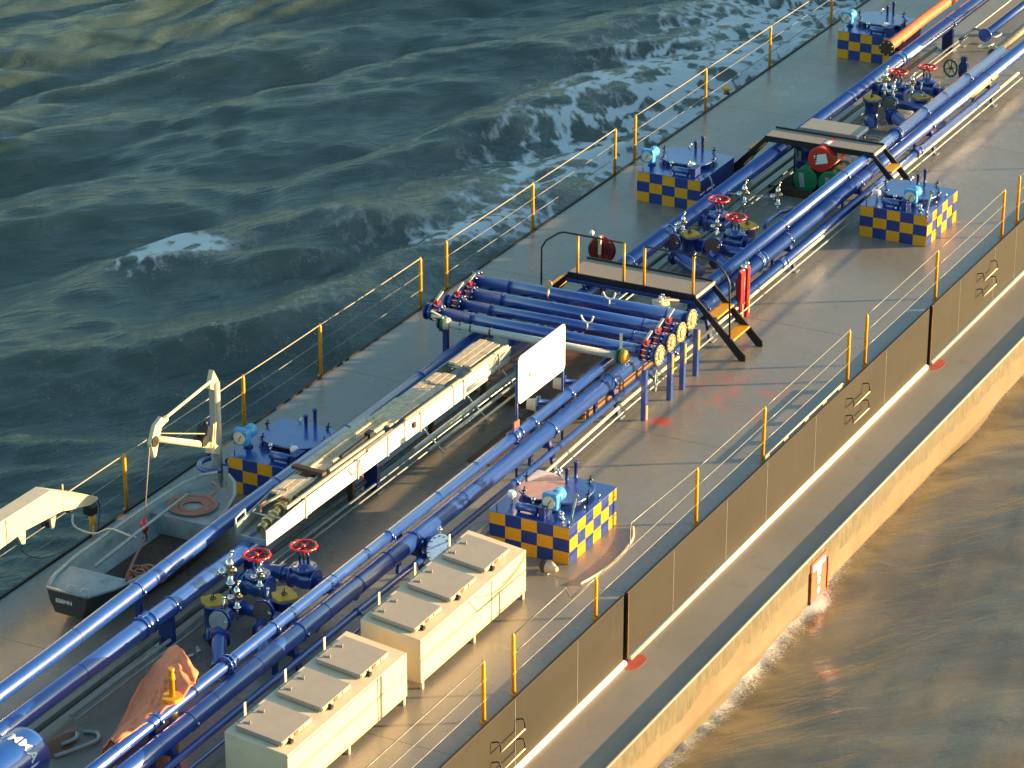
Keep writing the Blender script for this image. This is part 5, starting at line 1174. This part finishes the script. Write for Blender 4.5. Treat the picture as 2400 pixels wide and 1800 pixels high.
# ================================================================ orange cover and yellow spigot
def tarp():
    D_ = [(-13.12,-.30,.02),(-13.7,-.40,.02),(-14.2,-.52,.02),(-14.9,-.78,.02),(-15.7,-1.05,.05),(-16.7,-1.5,.4)]
    L_ = [(-13.35,-.46,.30),(-13.85,-.52,.26),(-14.35,-.66,.26),(-15.0,-.92,.27),(-15.8,-1.20,.33),(-16.7,-1.62,.6)]
    R_ = [(-14.55,-2.05,1.10),(-14.9,-2.20,1.11),(-15.3,-2.22,1.09),(-15.8,-2.18,1.08),(-16.4,-2.14,1.06),(-16.9,-2.1,1.06)]
    n, m = 60, 40; V = []; F = []
    def cr(P, t_):
        P = [Vector(p) for p in P]; s_ = t_*(len(P)-1); i = min(int(s_), len(P)-2); return P[i].lerp(P[i+1], s_-i)
    for i in range(n):
        t_ = i/(n-1); d0 = cr(D_, t_); a = cr(L_, t_); b = cr(R_, t_)
        for j in range(m):
            u = j/(m-1)
            if u < .15: p = d0.lerp(a, u/.15); w_ = .3
            else: q = (u-.15)/.85; p = a.lerp(b, q); w_ = 1; p.z += .26*math.sin(PI*q**.8)*math.exp(-(t_/.35)**2)+.12*math.sin(PI*q**1.3)
            wr = .022*math.sin(13*u+9*t_+2*math.sin(7*t_))+.016*math.sin(31*t_-8*u+1.3*math.sin(11*u))+.010*math.sin(47*u+23*t_)
            crk = math.exp(-((t_-.42)/.2)**2-((u-.72)/.15)**2)*(.05*math.sin(70*t_+18*u)+.04*math.sin(43*t_-50*u))
            ridge_ = .06*math.exp(-((t_-.16-.1*u)/.05)**2)*u
            V.append((p.x, p.y, max(.012, p.z+wr*w_+crk+ridge_)))
    for i in range(n-1):
        for j in range(m-1): F.append((i*m+j,(i+1)*m+j,(i+1)*m+j+1,i*m+j+1))
    mb = MB(); mb.add(V, F, True); o = obj('tarpaulin', mb, 'orange'); s_ = o.modifiers.new('s','SOLIDIFY'); s_.thickness = .012
    tag(o, 'crumpled orange tarpaulin draped beside the starboard pipes, lower left', 'tarpaulin')
tarp()
t = thing('spigot', 'yellow upright spigot on round yellow flange by the tarpaulin', 'spigot', (-15.0,-1.95,.9))
mb = MB()
poly = [(-15.42+(.155+(.02 if (i//2)%3 == 0 else 0))*math.cos(2*PI*i/30), -2.13+(.155+(.02 if (i//2)%3 == 0 else 0))*math.sin(2*PI*i/30)) for i in range(30)]
mb.prism(poly, 1.08, 1.14, 'z'); obj('flange', mb, 'yellow', t, .006)
mb = MB(); mb.lathe((-15.42,-2.13,1.12),(0,0,1),[(0,.045),(.30,.045),(.301,.055),(.36,.055),(.44,.035),(.45,.05),(.50,.05)],14); obj('pipe', mb, 'yellow', t)
mb = MB(); mb.lathe((-15.42,-2.13,0),(0,0,1),[(0,.07),(1.08,.07)],12); obj('riser', mb, 'yellow', t)

# ================================================================ far top right fittings
t = thing('loading_hose', 'orange loading hose with open flange lying on port side, top right', 'hose', (21.0,.42,.85))
mb = MB(); P = smooth_path([(21.35,.46,.90),(22.5,.47,.90),(24,.50,.92),(26,.47,.95),(28,.5,.98),(34,.5,1.0)],6); mb.tube(P,.135,22); obj('hose_body', mb, 'hosejacket', t)
mb = MB(); mb.lathe((21.40,.46,.90),(-1,0,0),[(0,.14),(.12,.15),(.13,.15)],24); obj('collar', mb, 'goldbolt', t)
mb = MB(); mb.lathe((21.26,.46,.90),(-1,0,0),[(0,.20),(.05,.20)],24); f = obj('end_flange', mb, 'brown', t)
bolts((21.22,.46,.90),.165,8,.02,.12,'x','brass',parent=f)
mb = MB(); mb.boxa(21.7,21.8,.25,.7,.70,.76); mb.boxa(21.7,21.8,.42,.50,0,.70); obj('cradle', mb, 'black', t)
kids(t)[-1]['kind'] = 'stuff'
t = thing('loading_pipe', 'second pale loading pipe with gilded flange by starboard pipes, top right', 'pipe', (22.6,-2.0,.7))
mb = MB(); mb.tube([(22.5,-1.95,.80),(32,-2.0,.92)],.12,20); obj('pipe_run', mb, 'discbrass', t)
mb = MB(); mb.lathe((22.45,-1.95,.80),(-1,0,0),[(0,.15),(.1,.19),(.15,.19)],22); f = obj('end_flange', mb, 'goldbolt', t); mb = MB(); mb.lathe((22.29,-1.95,.80),(-1,0,0),[(0,.13),(.004,.13)],20); obj('bore', mb, 'brown', t)
mb = MB(); mb.lathe((22.75,-1.62,.78),(0,.3,1),[(0,.10),(.05,.10),(.051,.21),(.09,.21)],20); f = obj('blind_flange', mb, 'goldbolt', t); 
mb = MB(); mb.tube([(23.1,-1.45,1.0),(34,-1.5,1.06)],.10,18); mb.lathe((23.05,-1.45,1.0),(1,0,0),[(0,.17),(.05,.17)],20); tag(obj('blue_stub_pipe', mb, 'blue'), 'blue pipe starting beside gilded flange at right edge', 'pipe')
t = thing('globe_valve', 'blue valve with green spoked wheel facing us, top right', 'valve', (21.9,-1.25,0))
mb = MB(); mb.lathe((21.95,-1.32,0),(0,0,1),[(0,.10),(.12,.10),(.121,.08),(.30,.13),(.50,.13),(.60,.07),(.68,.09),(.74,.06)],18); obj('body', mb, 'navy', t)
wheel('green_wheel', (21.75,-1.05,.45), .20, t, 'darkgreen', (-1,.35,.1))
t = thing('mast_foot', 'dark upright post at top right corner of photo', 'post', (27.4,-1.5,0))
mb = MB(); mb.lathe((27.0,-1.72,0),(0,0,1),[(0,.22),(.05,.22),(.051,.15),(5.0,.13)],20); obj('column', mb, 'navy' if False else 'black', t)
mb = MB(); mb.boxa(26.75,26.85,-1.85,-1.65,.4,.55); obj('latch', mb, 'yellow', t)
t = thing('deck_bollard', 'small yellow-capped fitting outside the port rail, top', 'fitting', (18.5,3.62,0))
mb = MB(); mb.lathe((18.9,3.75,-.1),(0,0,1),[(0,.06),(.1,.06),(.101,.13),(.16,.10)],12); obj('cap', mb, 'dullyellow', t)
mb = MB(); mb.boxa(18.85,18.95,3.5,3.8,-.12,-.08); obj('bracket', mb, 'black', t)
mb = MB(); mb.ball((13.15,.50,.05),.07); mb.tube([(13.3,.55,.05),(17.0,.60,.08)],.02,6)

# thin hose lying on short feet along the deck edge
t = thing('edge_pipe', 'thin pale pipe on low feet along the starboard deck edge by middle rail posts', 'pipe', (1,-5.80,0))
mb = MB(); mb.tube([(-1.1,-5.81,.105),(2.75,-5.81,.105)], .018, 8); obj('pipe_run', mb, 'cream', t)
for x in (-1.0,-.1,.9,1.8,2.6):
    mb = MB(); mb.boxa(x-.10,x+.10,-5.83,-5.79,0,.095); obj('foot', mb, 'galv', t)
